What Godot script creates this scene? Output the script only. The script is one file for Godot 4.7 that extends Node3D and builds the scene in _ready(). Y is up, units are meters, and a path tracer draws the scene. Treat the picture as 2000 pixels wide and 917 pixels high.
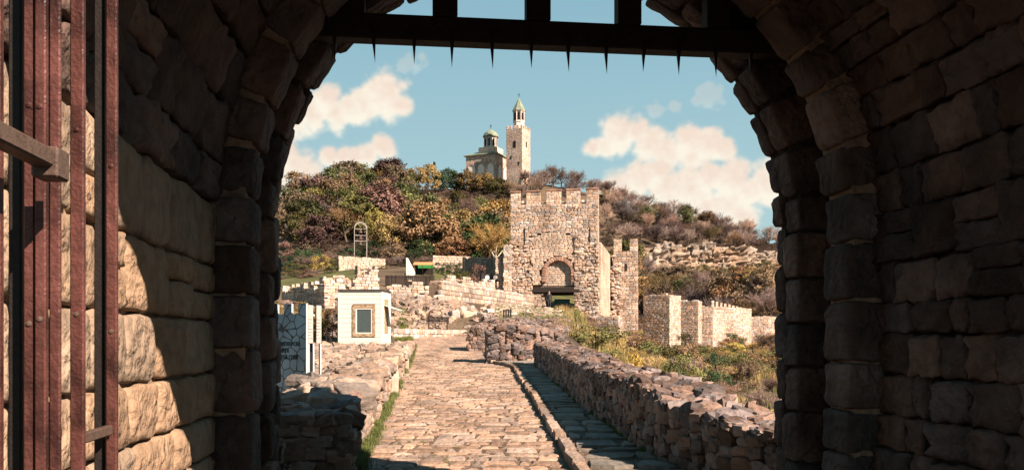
extends Node3D
# A medieval hilltop fortress seen through its entrance gate. Metres, y up; the camera stands in the gate passage and looks along -Z.
# Distances «d» are metres in front of the camera (d = -z).

const F := 1732.0            # focal length in pixels of the 2000-pixel-wide photograph
const HORIZON := 665.0
const EYE := 1.6
const GATE_TURN := 6.9       # degrees between the passage and the line of sight

var rng := RandomNumberGenerator.new()
var bump := FastNoiseLite.new()
var M := {}                  # materials by name
var block_meshes := []       # unit stones, squared
var rubble_meshes := []      # unit stones, broken
var dressed_meshes := []     # unit stones, neatly squared
var crag_meshes := []        # unit crags
var slab_meshes := []        # unit stones, cheap

# ---------------------------------------------------------------- small helpers
func rnd(a: float, b: float) -> float:
	return rng.randf_range(a, b)

func at(u: float, v: float, d: float) -> Vector3:
	return Vector3((u - 1000.0) / F * d, EYE + (HORIZON - v) / F * d, -d)

func lin(a: Array, x: float) -> float:          # piecewise linear through [x0, y0, x1, y1, ...]
	if x <= a[0]:
		return a[1]
	var k := 2
	while k < a.size():
		if x <= a[k]:
			return lerpf(a[k - 1], a[k + 1], (x - a[k - 2]) / (a[k] - a[k - 2]))
		k += 2
	return a[a.size() - 1]

class Geo:
	var v := PackedVector3Array()
	var n := PackedVector3Array()
	var c := PackedColorArray()
	var uv := PackedVector2Array()
	var i := PackedInt32Array()
	var col := Color(1, 1, 1)
	var t := Transform3D()
	func poly(pts: Array, hint: Vector3, uvs := []) -> void:      # a flat convex face that looks along hint
		var m := Vector3()
		for k in pts.size():
			var a: Vector3 = pts[k]
			var b: Vector3 = pts[(k + 1) % pts.size()]
			m += Vector3((a.y - b.y) * (a.z + b.z), (a.z - b.z) * (a.x + b.x), (a.x - b.x) * (a.y + b.y))
		if m.length() < 1e-12:
			return
		m = m.normalized()
		var back := m.dot(hint) < 0.0
		if back:
			m = -m
		var base := v.size()
		var wn := (t.basis * m).normalized()
		for k in pts.size():
			v.append(t * (pts[k] as Vector3))
			n.append(wn)
			c.append(col)
			uv.append(uvs[k] if uvs.size() else Vector2())
		for k in range(1, pts.size() - 1):
			i.append(base)
			if back:
				i.append(base + k)
				i.append(base + k + 1)
			else:
				i.append(base + k + 1)
				i.append(base + k)
	func box(lo: Vector3, hi: Vector3, ch := 0.0) -> void:        # a box, its edges chamfered by ch
		var h := (hi - lo) / 2.0
		var m := (hi + lo) / 2.0
		for a in 3:
			var b := (a + 1) % 3
			var e := (a + 2) % 3
			for s in [-1.0, 1.0]:
				var hint := Vector3()
				hint[a] = s
				var q := []
				for w in [[-1.0, -1.0], [1.0, -1.0], [1.0, 1.0], [-1.0, 1.0]]:
					var p := Vector3()
					p[a] = s * h[a]
					p[b] = w[0] * (h[b] - ch)
					p[e] = w[1] * (h[e] - ch)
					q.append(m + p)
				poly(q, hint)
				if ch > 0.0:
					for s2 in [-1.0, 1.0]:
						var g := []
						for w in [[0, -1.0], [0, 1.0], [1, 1.0], [1, -1.0]]:
							var p := Vector3()
							p[a] = s * (h[a] if w[0] == 0 else h[a] - ch)
							p[b] = s2 * (h[b] - ch if w[0] == 0 else h[b])
							p[e] = w[1] * (h[e] - ch)
							g.append(m + p)
						var hh := Vector3()
						hh[a] = s
						hh[b] = s2
						poly(g, hh)
		if ch > 0.0:
			for x in [-1.0, 1.0]:
				for y in [-1.0, 1.0]:
					for z in [-1.0, 1.0]:
						var s := Vector3(x, y, z)
						poly([m + s * Vector3(h.x, h.y - ch, h.z - ch), m + s * Vector3(h.x - ch, h.y, h.z - ch), m + s * Vector3(h.x - ch, h.y - ch, h.z)], s)
	func bar(a: Vector3, b: Vector3, w: float, h: float, ch := 0.0, up := Vector3.UP) -> void:   # a box from a to b, w wide and h high
		var z := (b - a).normalized()
		if absf(z.dot(up)) > 0.99:
			up = Vector3.RIGHT
		var x := up.cross(z).normalized()
		var was := t
		t = t * Transform3D(Basis(x, z.cross(x), z), (a + b) / 2.0)
		box(Vector3(-w / 2, -h / 2, -a.distance_to(b) / 2), Vector3(w / 2, h / 2, a.distance_to(b) / 2), ch)
		t = was
	func tube(a: Vector3, b: Vector3, ra: float, rb: float, sides := 6, caps := true) -> void:
		var z := (b - a).normalized()
		var x := (Vector3.RIGHT if absf(z.x) < 0.9 else Vector3.UP).cross(z).normalized()
		var y := z.cross(x)
		var base := v.size()
		for k in sides:
			var w := TAU * k / sides
			var o := x * cos(w) + y * sin(w)
			var wn := (t.basis * o).normalized()
			v.append(t * (a + o * ra))
			v.append(t * (b + o * rb))
			for q in 2:
				n.append(wn)
				c.append(col)
				uv.append(Vector2())
		for k in sides:
			var p := base + 2 * k
			var q := base + 2 * ((k + 1) % sides)
			i.append_array([p, p + 1, q, q, p + 1, q + 1])
		if caps:
			for e in [[a, ra, -z], [b, rb, z]]:
				if e[1] > 0.002:
					var ring := []
					for k in sides:
						var w := TAU * k / sides
						ring.append(e[0] + (x * cos(w) + y * sin(w)) * e[1])
					poly(ring, e[2])
	func prism(outline: PackedVector2Array, z0: float, z1: float) -> void:   # an outline in x and y, from z0 to z1
		var lo := minf(z0, z1)
		var hi := maxf(z0, z1)
		var tri := Geometry2D.triangulate_polygon(outline)
		for k in range(0, tri.size(), 3):
			for z in [lo, hi]:
				poly([Vector3(outline[tri[k]].x, outline[tri[k]].y, z), Vector3(outline[tri[k + 1]].x, outline[tri[k + 1]].y, z), Vector3(outline[tri[k + 2]].x, outline[tri[k + 2]].y, z)], Vector3(0, 0, 1 if z == hi else -1))
		var turn := -1.0 if Geometry2D.is_polygon_clockwise(outline) else 1.0
		for k in outline.size():
			var a := outline[k]
			var b := outline[(k + 1) % outline.size()]
			var e := (b - a) * turn
			poly([Vector3(a.x, a.y, lo), Vector3(b.x, b.y, lo), Vector3(b.x, b.y, hi), Vector3(a.x, a.y, hi)], Vector3(e.y, -e.x, 0))
	func lathe(profile: Array, sides: int, ctr := Vector3(), flat := false) -> void:    # profile of Vector2(radius, height)
		for k in sides:
			var a0 := TAU * k / sides
			var a1 := TAU * (k + 1) / sides
			for j in profile.size() - 1:
				var p: Vector2 = profile[j]
				var q: Vector2 = profile[j + 1]
				var am := (a0 + a1) / 2
				var slope := (q - p).orthogonal() * -1.0
				poly([ctr + Vector3(cos(a0) * p.x, p.y, sin(a0) * p.x), ctr + Vector3(cos(a1) * p.x, p.y, sin(a1) * p.x), ctr + Vector3(cos(a1) * q.x, q.y, sin(a1) * q.x), ctr + Vector3(cos(a0) * q.x, q.y, sin(a0) * q.x)], Vector3(cos(am) * absf(slope.x), slope.y if absf(q.y - p.y) < 1e-5 else 0.0, sin(am) * absf(slope.x)) + Vector3(cos(am), 0, sin(am)) * 0.001)
	func mesh() -> ArrayMesh:
		var a := []
		a.resize(Mesh.ARRAY_MAX)
		a[Mesh.ARRAY_VERTEX] = v
		a[Mesh.ARRAY_NORMAL] = n
		a[Mesh.ARRAY_COLOR] = c
		a[Mesh.ARRAY_TEX_UV] = uv
		a[Mesh.ARRAY_INDEX] = i
		var m := ArrayMesh.new()
		if v.size():
			m.add_surface_from_arrays(Mesh.PRIMITIVE_TRIANGLES, a)
		return m

func put(called: String, m: Mesh, mt: Material, parent: Node = null) -> MeshInstance3D:
	var o := MeshInstance3D.new()
	o.name = called
	o.mesh = m
	o.material_override = mt
	(parent if parent else self).add_child(o, true)
	return o

func obj(called: String, g: Geo, mt: Material, parent: Node = null) -> MeshInstance3D:
	return put(called, g.mesh(), mt, parent)

func tag(o: Node, label: String, category: String, group := "") -> Node:
	o.set_meta("label", label)
	o.set_meta("category", category)
	if group:
		o.set_meta("group", group)
	return o

func thing(called: String, label: String, category: String, where := Vector3(), turn := 0.0, group := "") -> Node3D:
	var o := Node3D.new()
	o.name = called
	add_child(o, true)
	o.position = where
	o.rotation_degrees.y = turn
	tag(o, label, category, group)
	return o

func setting(o: Node) -> Node:
	o.set_meta("kind", "structure")
	return o

func many(called: String, m: Mesh, where: Array, colours: Array, mt: Material, parent: Node = null) -> MultiMeshInstance3D:   # what nobody would count, or what is past the first 300
	var mm := MultiMesh.new()
	mm.transform_format = MultiMesh.TRANSFORM_3D
	mm.use_colors = true
	mm.mesh = m
	mm.instance_count = where.size()
	for k in where.size():
		mm.set_instance_transform(k, where[k])
		mm.set_instance_color(k, colours[k])
	var o := MultiMeshInstance3D.new()
	o.name = called
	o.multimesh = mm
	o.material_override = mt
	o.set_meta("kind", "stuff")
	(parent if parent else self).add_child(o, true)
	return o

# ---------------------------------------------------------------- materials
func noise_tex(freq: float, sd: int, lo: float, hi: float, octaves := 5, size := 512, kind := FastNoiseLite.TYPE_SIMPLEX_SMOOTH) -> NoiseTexture2D:
	var f := FastNoiseLite.new()
	f.noise_type = kind
	f.frequency = freq
	f.seed = sd
	f.fractal_octaves = octaves
	var r := Gradient.new()
	r.set_color(0, Color(lo, lo, lo))
	r.set_color(1, Color(hi, hi, hi))
	r.add_point(0.45, Color(lerpf(lo, hi, 0.62), lerpf(lo, hi, 0.6), lerpf(lo, hi, 0.58)))
	var t := NoiseTexture2D.new()
	t.width = size
	t.height = size
	t.seamless = true
	t.noise = f
	t.color_ramp = r
	return t

func normal_tex(freq: float, sd: int, strength: float, octaves := 5, size := 512) -> NoiseTexture2D:
	var f := FastNoiseLite.new()
	f.frequency = freq
	f.seed = sd
	f.fractal_octaves = octaves
	var t := NoiseTexture2D.new()
	t.width = size
	t.height = size
	t.seamless = true
	t.as_normal_map = true
	t.bump_strength = strength
	t.noise = f
	return t

var T := {}

func mat(c: Color, rough := 0.9, tex := "", scale := 1.0, nrm := "", nscale := 1.0, stain := "", stain_scale := 0.3) -> StandardMaterial3D:
	var m := StandardMaterial3D.new()
	m.albedo_color = Color(c.r, c.g, c.b).linear_to_srgb()
	m.roughness = rough
	m.metallic_specular = 0.3
	if tex:
		m.albedo_texture = T[tex]
	if nrm:
		m.normal_enabled = true
		m.normal_texture = T[nrm]
		m.normal_scale = nscale
	if tex or nrm:
		m.uv1_triplanar = true
		m.uv1_world_triplanar = true
		m.uv1_scale = Vector3.ONE * scale
	if stain:
		m.detail_enabled = true
		m.detail_albedo = T[stain]
		m.detail_blend_mode = BaseMaterial3D.BLEND_MODE_MUL
		m.detail_uv_layer = BaseMaterial3D.DETAIL_UV_2
		m.uv2_triplanar = true
		m.uv2_world_triplanar = true
		m.uv2_scale = Vector3.ONE * stain_scale
	return m

func tones(c: Color, count: int, spread: float, warm: float, scale: float, nscale: float, stain := "stain") -> Array:   # a family of stones: lighter, darker, redder, greyer
	var a := []
	for k in count:
		var l := 1.0 + spread * (2.0 * (k + 0.5) / count - 1.0)
		var w := warm * (1.0 if (k * 7) % 3 == 0 else -1.0 if (k * 7) % 3 == 1 else 0.2)
		a.append(mat(Color(c.r * l * (1 + w), c.g * l, c.b * l * (1 - w)), 0.92, "grain", scale, "rough", nscale, stain, scale * 0.31))
	return a

func white(m: StandardMaterial3D) -> StandardMaterial3D:     # the same stone, tinted copy by copy
	var c: StandardMaterial3D = m.duplicate()
	c.albedo_color = Color.WHITE
	c.vertex_color_use_as_albedo = true
	return c

func tints(list: Array) -> Array:
	return list.map(func(m): return (m as StandardMaterial3D).albedo_color.srgb_to_linear())

func pick(list: Array) -> Variant:
	return list[rng.randi() % list.size()]

func make_materials() -> void:
	T.grain = noise_tex(0.02, 3, 0.74, 1.0, 6)
	T.stain = noise_tex(0.012, 8, 0.68, 1.0, 4, 256)
	T.soot = noise_tex(0.014, 21, 0.4, 1.0, 4, 256)
	T.patch = noise_tex(0.01, 31, 0.5, 1.0, 5, 256)
	T.rough = normal_tex(0.025, 5, 9.0, 6)
	T.fine = normal_tex(0.06, 6, 5.0, 4)
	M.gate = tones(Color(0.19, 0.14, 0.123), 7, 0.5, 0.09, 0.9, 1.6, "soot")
	M.gate_left_lit = tones(Color(0.4, 0.285, 0.19), 5, 0.1, 0.05, 0.8, 1.4, "stain")  # lighter than the other gate stones: the wall's sunlight put into the tone
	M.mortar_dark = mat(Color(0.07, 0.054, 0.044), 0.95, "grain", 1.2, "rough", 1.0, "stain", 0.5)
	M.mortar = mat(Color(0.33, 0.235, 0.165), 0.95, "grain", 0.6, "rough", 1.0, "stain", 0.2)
	M.tower = tones(Color(0.64, 0.495, 0.39), 8, 0.36, 0.1, 0.3, 0.7)
	M.tower_fine = tones(Color(0.68, 0.53, 0.41), 4, 0.13, 0.05, 0.3, 0.5)
	M.ashlar = tones(Color(0.54, 0.42, 0.335), 8, 0.36, 0.09, 0.4, 0.5)
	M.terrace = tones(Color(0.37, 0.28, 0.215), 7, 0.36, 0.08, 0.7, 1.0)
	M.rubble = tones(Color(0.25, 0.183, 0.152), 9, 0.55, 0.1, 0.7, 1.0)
	M.cobble = tones(Color(0.41, 0.29, 0.21), 8, 0.36, 0.06, 0.8, 0.9)
	M.flag = tones(Color(0.29, 0.25, 0.2), 5, 0.16, 0.04, 0.8, 0.7)
	M.bounce_damper = mat(Color(0.05, 0.04, 0.033), 0.95, "grain", 0.4, "rough", 1.0)  # near-black to cut bounced light in the passage
	M.joint = mat(Color(0.19, 0.135, 0.093), 0.97, "grain", 0.9, "rough", 1.0, "stain", 0.3)
	M.earth = mat(Color(0.18, 0.13, 0.08), 0.97, "grain", 0.21, "rough", 1.0, "patch", 0.037)
	M.lawn = mat(Color(0.15, 0.15, 0.05), 0.95, "grain", 0.5, "fine", 1.0, "patch", 0.08)
	M.cliff = tones(Color(0.46, 0.35, 0.26), 5, 0.25, 0.06, 0.2, 1.5)
	M.scree = mat(Color(0.3, 0.22, 0.16), 0.95, "grain", 0.25, "rough", 1.0, "stain", 0.04)
	M.red_iron = mat(Color(0.14, 0.055, 0.045), 0.45, "grain", 2.5, "fine", 0.5, "soot", 1.1)
	M.dark_iron = mat(Color(0.018, 0.014, 0.012), 0.55, "grain", 3.0, "fine", 0.3)
	M.rail_iron = mat(Color(0.09, 0.06, 0.045), 0.5, "grain", 3.0, "fine", 0.4)
	M.old_wood = mat(Color(0.028, 0.021, 0.017), 0.75, "grain", 2.0, "fine", 0.5)
	M.white_board = mat(Color(0.72, 0.655, 0.56), 0.6, "grain", 3.0, "fine", 0.2)
	M.worn_board = mat(Color(0.56, 0.4, 0.25), 0.7, "grain", 2.5, "fine", 0.3, "patch", 1.9)
	M.glass = StandardMaterial3D.new()
	M.glass.albedo_color = Color(0.75, 0.82, 0.78, 0.04)
	M.glass.transparency = BaseMaterial3D.TRANSPARENCY_ALPHA
	M.glass.roughness = 0.05
	M.grass = mat(Color(0.1, 0.14, 0.025), 0.9)
	M.grass.vertex_color_use_as_albedo = true
	M.grass.albedo_color = Color.WHITE
	M.grass.backlight_enabled = true
	M.grass.backlight = Color(0.3, 0.3, 0.3)
	M.bark = mat(Color(0.085, 0.062, 0.045), 0.95)
	M.pale_bark = mat(Color(0.42, 0.36, 0.28), 0.9)

# ---------------------------------------------------------------- stones
func unit_stone(sd: int, n: int, k: float, rough: float, facets: bool) -> ArrayMesh:   # a rounded cube of size 1
	var f := FastNoiseLite.new()
	f.seed = sd
	f.frequency = 1.0
	f.fractal_octaves = 2
	var r := RandomNumberGenerator.new()
	r.seed = sd * 77 + 5
	var skew := Vector3(r.randf_range(-1, 1), r.randf_range(-1, 1), r.randf_range(-1, 1)) * rough * 0.6
	var g := Geo.new()
	for a in 3:
		for s in [-1.0, 1.0]:
			var b := (a + 1) % 3
			var e := (a + 2) % 3
			var p := []
			var q := []
			for x in n + 1:
				for y in n + 1:
					var c := Vector3()
					c[a] = s
					c[b] = sin((2.0 * x / n - 1) * PI / 2) if k > 8.0 else 2.0 * x / n - 1
					c[e] = sin((2.0 * y / n - 1) * PI / 2) if k > 8.0 else 2.0 * y / n - 1
					var w := pow(pow(absf(c.x), k) + pow(absf(c.y), k) + pow(absf(c.z), k), 1.0 / k)
					q.append(c.normalized())
					c = c / w * 0.5
					c += c.normalized() * f.get_noise_3dv(c * (3.0 if k > 5 else 2.6)) * rough
					c.x += skew.x * c.y
					c.y += skew.y * c.z
					c.z += skew.z * c.x
					p.append(c)
			for x in n:
				for y in n:
					var o := x * (n + 1) + y
					g.poly([p[o], p[o + n + 1], p[o + n + 2]], q[o])
					g.poly([p[o], p[o + n + 2], p[o + 1]], q[o])
	if facets:
		return g.mesh()
	var sum := {}
	for j in g.v.size():
		var key := (g.v[j] * 4000).round()
		sum[key] = sum.get(key, Vector3()) + g.n[j]
	for j in g.v.size():
		g.n[j] = (sum[(g.v[j] * 4000).round()] as Vector3).normalized()
	return g.mesh()

func make_stones() -> void:
	for k in 8:
		block_meshes.append(unit_stone(k + 1, 8, 8.5, 0.13, false))
		dressed_meshes.append(unit_stone(k + 20, 7, 8.5, 0.055, false))
		rubble_meshes.append(unit_stone(k + 40, 3, 6.5, 0.22, true))
		if k < 5:
			crag_meshes.append(unit_stone(k + 120, 9, 4.5, 0.4, true))
		slab_meshes.append(unit_stone(k + 80, 2, 9.0, 0.1, true))

func stone(called: String, list: Array, parent: Node, o: Vector3, x: Vector3, y: Vector3, z: Vector3, tone: Array) -> MeshInstance3D:
	var s := put(called, pick(list), pick(tone), parent)
	s.transform = Transform3D(Basis(x, y, z), o)
	return s

# stones wanted as [Transform3D, importance]; the 300 most important become parts, the rest one part of kind stuff
func lay(called: String, list: Array, parent: Node, wanted: Array, tone: Array, most := 300) -> void:
	wanted.sort_custom(func(a, b): return a[1] > b[1])
	for k in mini(most, wanted.size()):
		var s := put(called, pick(list), pick(tone), parent)
		s.transform = wanted[k][0]
	if wanted.size() > most:
		var w := []
		var c := []
		var tt := tints(tone)
		for k in range(most, wanted.size()):
			w.append(wanted[k][0])
			c.append(pick(tt))
		many("smaller_" + called + "s", list[0], w, c, white(tone[0]), parent)

# courses of stones on a face: o its lower left corner, x along it, z out of it
func courses(o: Vector3, x: Vector3, z: Vector3, w: float, h: float, sw: float, sh: float, thick: float, out := 0.03, keep = null, ragged := 0.0) -> Array:
	var a := []
	var y := Vector3.UP
	var yy := 0.0
	while yy < h - sh * 0.3:
		var ch := minf(sh * rnd(0.75, 1.3), h - yy)
		if h - yy - ch < sh * 0.35:
			ch = h - yy
		var xx := -rnd(0, sw * 0.5)
		while xx < w:
			var cw := sw * rnd(0.55, 1.5)
			var x0 := maxf(xx, -rnd(0, ragged))
			var x1 := minf(xx + cw, w + rnd(0, ragged))
			if w - x1 < sw * 0.3:
				x1 = w + rnd(0, ragged)
			if x1 - x0 > sw * 0.15 and (keep == null or keep.call((x0 + x1) / 2, yy + ch / 2, (x1 - x0) / 2, ch / 2)):
				var tw := Basis(z, rnd(-0.025, 0.025))
				var c := o + x * (x0 + x1) / 2 + y * (yy + ch / 2) + z * (out * rnd(0.3, 1.0) - thick / 2)
				a.append([Transform3D(tw * Basis(x * (x1 - x0) * 0.98, y * ch * 0.96, z * thick), c), (x1 - x0) * ch * rnd(0.8, 1.2)])
			xx = x1 if x1 < w else w + 1
		yy += ch
	return a

# ---------------------------------------------------------------- the lie of the land
const COLS := [-900.0, 300.0, 560.0, 700.0, 850.0, 950.0, 1050.0, 1120.0, 1200.0, 1300.0, 1400.0, 1500.0, 1700.0, 3200.0]
const ROWS := [60.0, 75.0, 90.0, 110.0, 125.0, 140.0, 180.0, 203.0, 209.0, 230.0, 260.0]
const LAND := [               # where the ground is seen, in pixels down the photograph, for each distance and direction
	[620, 600, 590, 583, 592, 616, 616, 640, 690, 735, 745, 750, 760, 760],
	[590, 570, 555, 545, 562, 594, 606, 620, 690, 715, 720, 725, 740, 740],
	[570, 550, 540, 528, 530, 575, 606, 608, 660, 700, 700, 695, 720, 720],
	[555, 535, 525, 514, 512, 540, 592, 600, 640, 680, 685, 678, 700, 700],
	[543, 523, 512, 502, 501, 520, 574, 586, 628, 682, 684, 676, 695, 695],
	[530, 510, 500, 490, 490, 500, 552, 570, 600, 620, 600, 600, 640, 640],
	[500, 470, 465, 457, 455, 452, 470, 500, 535, 560, 548, 545, 580, 580],
	[490, 450, 447, 438, 430, 428, 440, 465, 505, 535, 532, 533, 565, 560],
	[485, 445, 443, 434, 425, 422, 434, 458, 485, 496, 500, 508, 545, 545],
	[460, 430, 425, 415, 402, 394, 396, 410, 440, 470, 475, 490, 530, 530],
	[430, 405, 402, 380, 368, 364, 358, 368, 394, 428, 440, 478, 520, 520],
]
# the walls and the road, as metres to the right of the camera's axis for each distance
const ROAD_LEFT := [0.0, -1.2, 6.0, -1.3, 9.6, -1.6, 17.6, -2.3, 28.5, -3.25, 38.0, -4.2, 46.0, -5.6, 53.0, -6.2, 60.0, -8.0]
const ROAD_RIGHT := [0.0, 1.0, 9.3, 0.55, 23.6, 0.0, 25.8, -0.72, 36.0, -1.3, 53.0, -2.6, 60.0, -4.0]
const PARAPET := [6.3, 2.75, 7.4, 2.12, 8.0, 1.78, 8.8, 1.5, 10.0, 1.38, 14.0, 1.1, 24.4, 0.62, 26.2, 0.5]
const PARAPET_TOP := [6.3, 0.72, 7.4, 0.84, 8.8, 0.97, 9.8, 1.07, 15.0, 1.24, 23.7, 1.5, 26.2, 1.6]
const DROP_EDGE := [6.0, 3.4, 10.0, 2.05, 15.0, 1.75, 25.0, 1.3, 35.0, 1.7, 60.0, 4.2]
const DROP := [6.0, 2.4, 20.0, 3.3, 40.0, 3.6, 60.0, 3.0]

func near_land(x: float, d: float) -> float:
	var y := 0.036 * maxf(d, -20.0)
	if d > 7.0:
		var l := lin(ROAD_LEFT, d) - x
		if d > 9.75:
			y += smoothstep(0.36, 0.56, l) * lerpf(0.62, 0.02, clampf((d - 10) / 28.0, 0, 1)) + clampf(l, 0, 9) * 0.012
		y -= smoothstep(0.8, 1.5, l) * smoothstep(9.75, 10.2, d) * (1.0 - smoothstep(14.5, 18.0, d)) * 0.5
		if d > 38.0:
			y += smoothstep(0.2, 5.0, l) * (d - 38.0) * 0.08
		y += smoothstep(26.4, 29.5, d) * smoothstep(0.0, 1.2, x - lin(ROAD_RIGHT, d) - 0.15) * (0.75 + 0.012 * (d - 27.0))
		y -= smoothstep(0.0, 4.0, x - lin(DROP_EDGE, d)) * lin(DROP, d) + clampf(x - lin(DROP_EDGE, d) - 5.0, 0, 30) * 0.05
	return y

func far_land(x: float, d: float) -> float:
	var u := 1000.0 + F * x / d
	var ci := 0
	while ci < COLS.size() - 2 and u > COLS[ci + 1]:
		ci += 1
	var cf := clampf((u - COLS[ci]) / (COLS[ci + 1] - COLS[ci]), 0, 1)
	cf = lerpf(cf, cf * cf * (3 - 2 * cf), 0.6)
	var ri := 0
	while ri < ROWS.size() - 2 and d > ROWS[ri + 1]:
		ri += 1
	var h := []
	for r in [ri, ri + 1]:
		h.append(EYE + (HORIZON - lerpf(LAND[r][ci], LAND[r][ci + 1], cf)) / F * ROWS[r])
	return lerpf(h[0], h[1], clampf((d - ROWS[ri]) / (ROWS[ri + 1] - ROWS[ri]), 0, 1))

func ground(x: float, d: float) -> float:
	if d < 51.0:
		return near_land(x, d)
	var y := far_land(x, d) if d > 60.0 else lerpf(near_land(x, d), far_land(x, 60.0), smoothstep(51.0, 60.0, d))
	if d > 260.0:
		y = lerpf(y, -25.0, smoothstep(285.0, 620.0, d))
	return y + bump.get_noise_2d(x * 1.0, d * 1.0) * clampf((d - 50.0) / 40.0, 0, 1.0) * 0.5

func on_ground(x: float, d: float, lift := 0.0) -> Vector3:
	return Vector3(x, ground(x, d) + lift, -d)

func foot(u: float, d: float, lift := 0.0) -> Vector3:
	return on_ground((u - 1000.0) / F * d, d, lift)

func sheet(called: String, rows: Array, mt: Material, lift: float) -> MeshInstance3D:    # ground draped over rows of Vector2(x, d)
	var v := PackedVector3Array()
	var n := PackedVector3Array()
	var idx := PackedInt32Array()
	var w: int = rows[0].size()
	for r in rows.size():
		for k in w:
			var p: Vector2 = rows[r][k]
			v.append(on_ground(p.x, p.y, lift))
	for r in rows.size():
		for k in w:
			var a := v[r * w + maxi(k - 1, 0)]
			var b := v[r * w + mini(k + 1, w - 1)]
			var c := v[maxi(r - 1, 0) * w + k]
			var e := v[mini(r + 1, rows.size() - 1) * w + k]
			var m := (b - a).cross(e - c)
			n.append((m if m.y > 0 else -m).normalized())
	for r in rows.size() - 1:
		for k in w - 1:
			var o := r * w + k
			idx.append_array([o, o + w, o + w + 1, o, o + w + 1, o + 1])
	if (v[w] - v[0]).cross(v[1] - v[0]).y > 0:          # front faces run clockwise
		for k in range(0, idx.size(), 3):
			var q := idx[k]
			idx[k] = idx[k + 1]
			idx[k + 1] = q
	var a := []
	a.resize(Mesh.ARRAY_MAX)
	a[Mesh.ARRAY_VERTEX] = v
	a[Mesh.ARRAY_NORMAL] = n
	a[Mesh.ARRAY_INDEX] = idx
	var m := ArrayMesh.new()
	m.add_surface_from_arrays(Mesh.PRIMITIVE_TRIANGLES, a)
	var o := put(called, m, mt)
	setting(o)
	return o

func quad_rows(a: Vector2, b: Vector2, c: Vector2, e: Vector2, nx: int, nd: int) -> Array:   # near left, near right, far right, far left, each (x, d)
	var rows := []
	for r in nd + 1:
		var row := []
		for k in nx + 1:
			row.append(a.lerp(b, float(k) / nx).lerp(e.lerp(c, float(k) / nx), float(r) / nd))
		rows.append(row)
	return rows

func make_ground() -> void:
	var ds := [0.5, 2.0, 4.0, 6.0]
	var d := 6.5
	while d < 62.0:
		ds.append(d)
		d += 0.45 if d < 12 else 0.8 if d < 32 else 1.4
	while d < 300.0:
		ds.append(d)
		d += 2.0 if d < 120 else 3.0
	for e in [330.0, 380.0, 450.0, 540.0, 640.0, 900.0, 1600.0, 3500.0]:
		ds.append(e)
	var rows := []
	for e in ds:
		var row := []
		for k in 161:
			row.append(Vector2(lerpf(-1.15, 1.15, k / 160.0) * maxf(e, 6.0), e))
		rows.append(row)
	sheet("ground", rows, M.earth, 0.0)
	# the land beside and behind, out of the picture; darkened to cut bounced light
	var back := []
	for e in [-3500.0, -600.0, -100.0, -30.0, 0.5]:
		var row := []
		for k in 13:
			row.append(Vector2(lerpf(-1.0, 1.0, k / 12.0) * (3500.0 if e < -50 else 400.0) if e < 0.4 else lerpf(-1.0, 1.0, k / 12.0) * 6.9, e))
		back.append(row)
	for row in back:
		for k in row.size():
			row[k].y = minf(row[k].y, 0.5)
	sheet("ground", back, M.bounce_damper, -0.004)

# ---------------------------------------------------------------- camera, sky, sun
func make_light() -> void:
	var cam := Camera3D.new()
	cam.name = "camera"
	cam.position = Vector3(0, EYE, 0)
	cam.projection = Camera3D.PROJECTION_FRUSTUM
	cam.near = 0.1
	cam.far = 6000.0
	cam.size = 917.0 / F * cam.near
	cam.frustum_offset = Vector2(0, (HORIZON - 458.5) / F * cam.near)
	cam.current = true
	add_child(cam)
	var e := Environment.new()
	e.background_mode = Environment.BG_SKY
	e.tonemap_mode = Environment.TONE_MAPPER_LINEAR
	e.tonemap_exposure = 3.1
	e.sdfgi_enabled = true
	e.ssao_enabled = true
	e.ssil_enabled = true
	var sm := PanoramaSkyMaterial.new()
	sm.panorama = ImageTexture.create_from_image(sky_picture())
	sm.energy_multiplier = 0.32
	e.sky = Sky.new()
	e.sky.sky_material = sm
	var w := WorldEnvironment.new()
	w.name = "world"
	w.environment = e
	add_child(w)
	var sun := DirectionalLight3D.new()
	sun.name = "sun"
	sun.light_color = Color(1.0, 0.912, 0.85)
	sun.light_energy = 1.6
	sun.light_angular_distance = 0.5
	sun.shadow_enabled = true
	add_child(sun)
	sun.rotation_degrees = Vector3(-35.5, 50.0, 0)

const PUFFS := [              # clouds over the hill: pixels of the photograph and radius; a row for each cloud
	[748, 188, 46, 712, 205, 38, 690, 214, 34, 780, 206, 26, 655, 222, 34, 640, 190, 26, 610, 222, 36, 575, 235, 36, 540, 250, 36],
	[748, 290, 26, 722, 302, 24, 696, 308, 22, 670, 308, 22, 645, 306, 20],
	[575, 325, 42, 560, 300, 30, 600, 345, 32, 540, 345, 46, 620, 360, 22, 530, 310, 40],
	[1212, 262, 40, 1240, 255, 30, 1185, 285, 26, 1160, 288, 20, 1270, 285, 38, 1305, 298, 36, 1345, 272, 30, 1385, 285, 36, 1410, 290, 26, 1350, 305, 34],
	[1250, 350, 40, 1215, 365, 34, 1185, 372, 26, 1300, 370, 46, 1290, 335, 24, 1350, 372, 50, 1385, 345, 32, 1430, 350, 38, 1470, 372, 34, 1500, 360, 40, 1420, 398, 38, 1450, 420, 34, 1380, 410, 40, 1330, 410, 40, 1540, 350, 50],
	[1380, 190, 22, 1400, 186, 16, 1362, 196, 14],
	[1282, 212, 15, 1320, 208, 10],
	[800, 122, 16, 824, 112, 12, 790, 135, 12],
]
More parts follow.
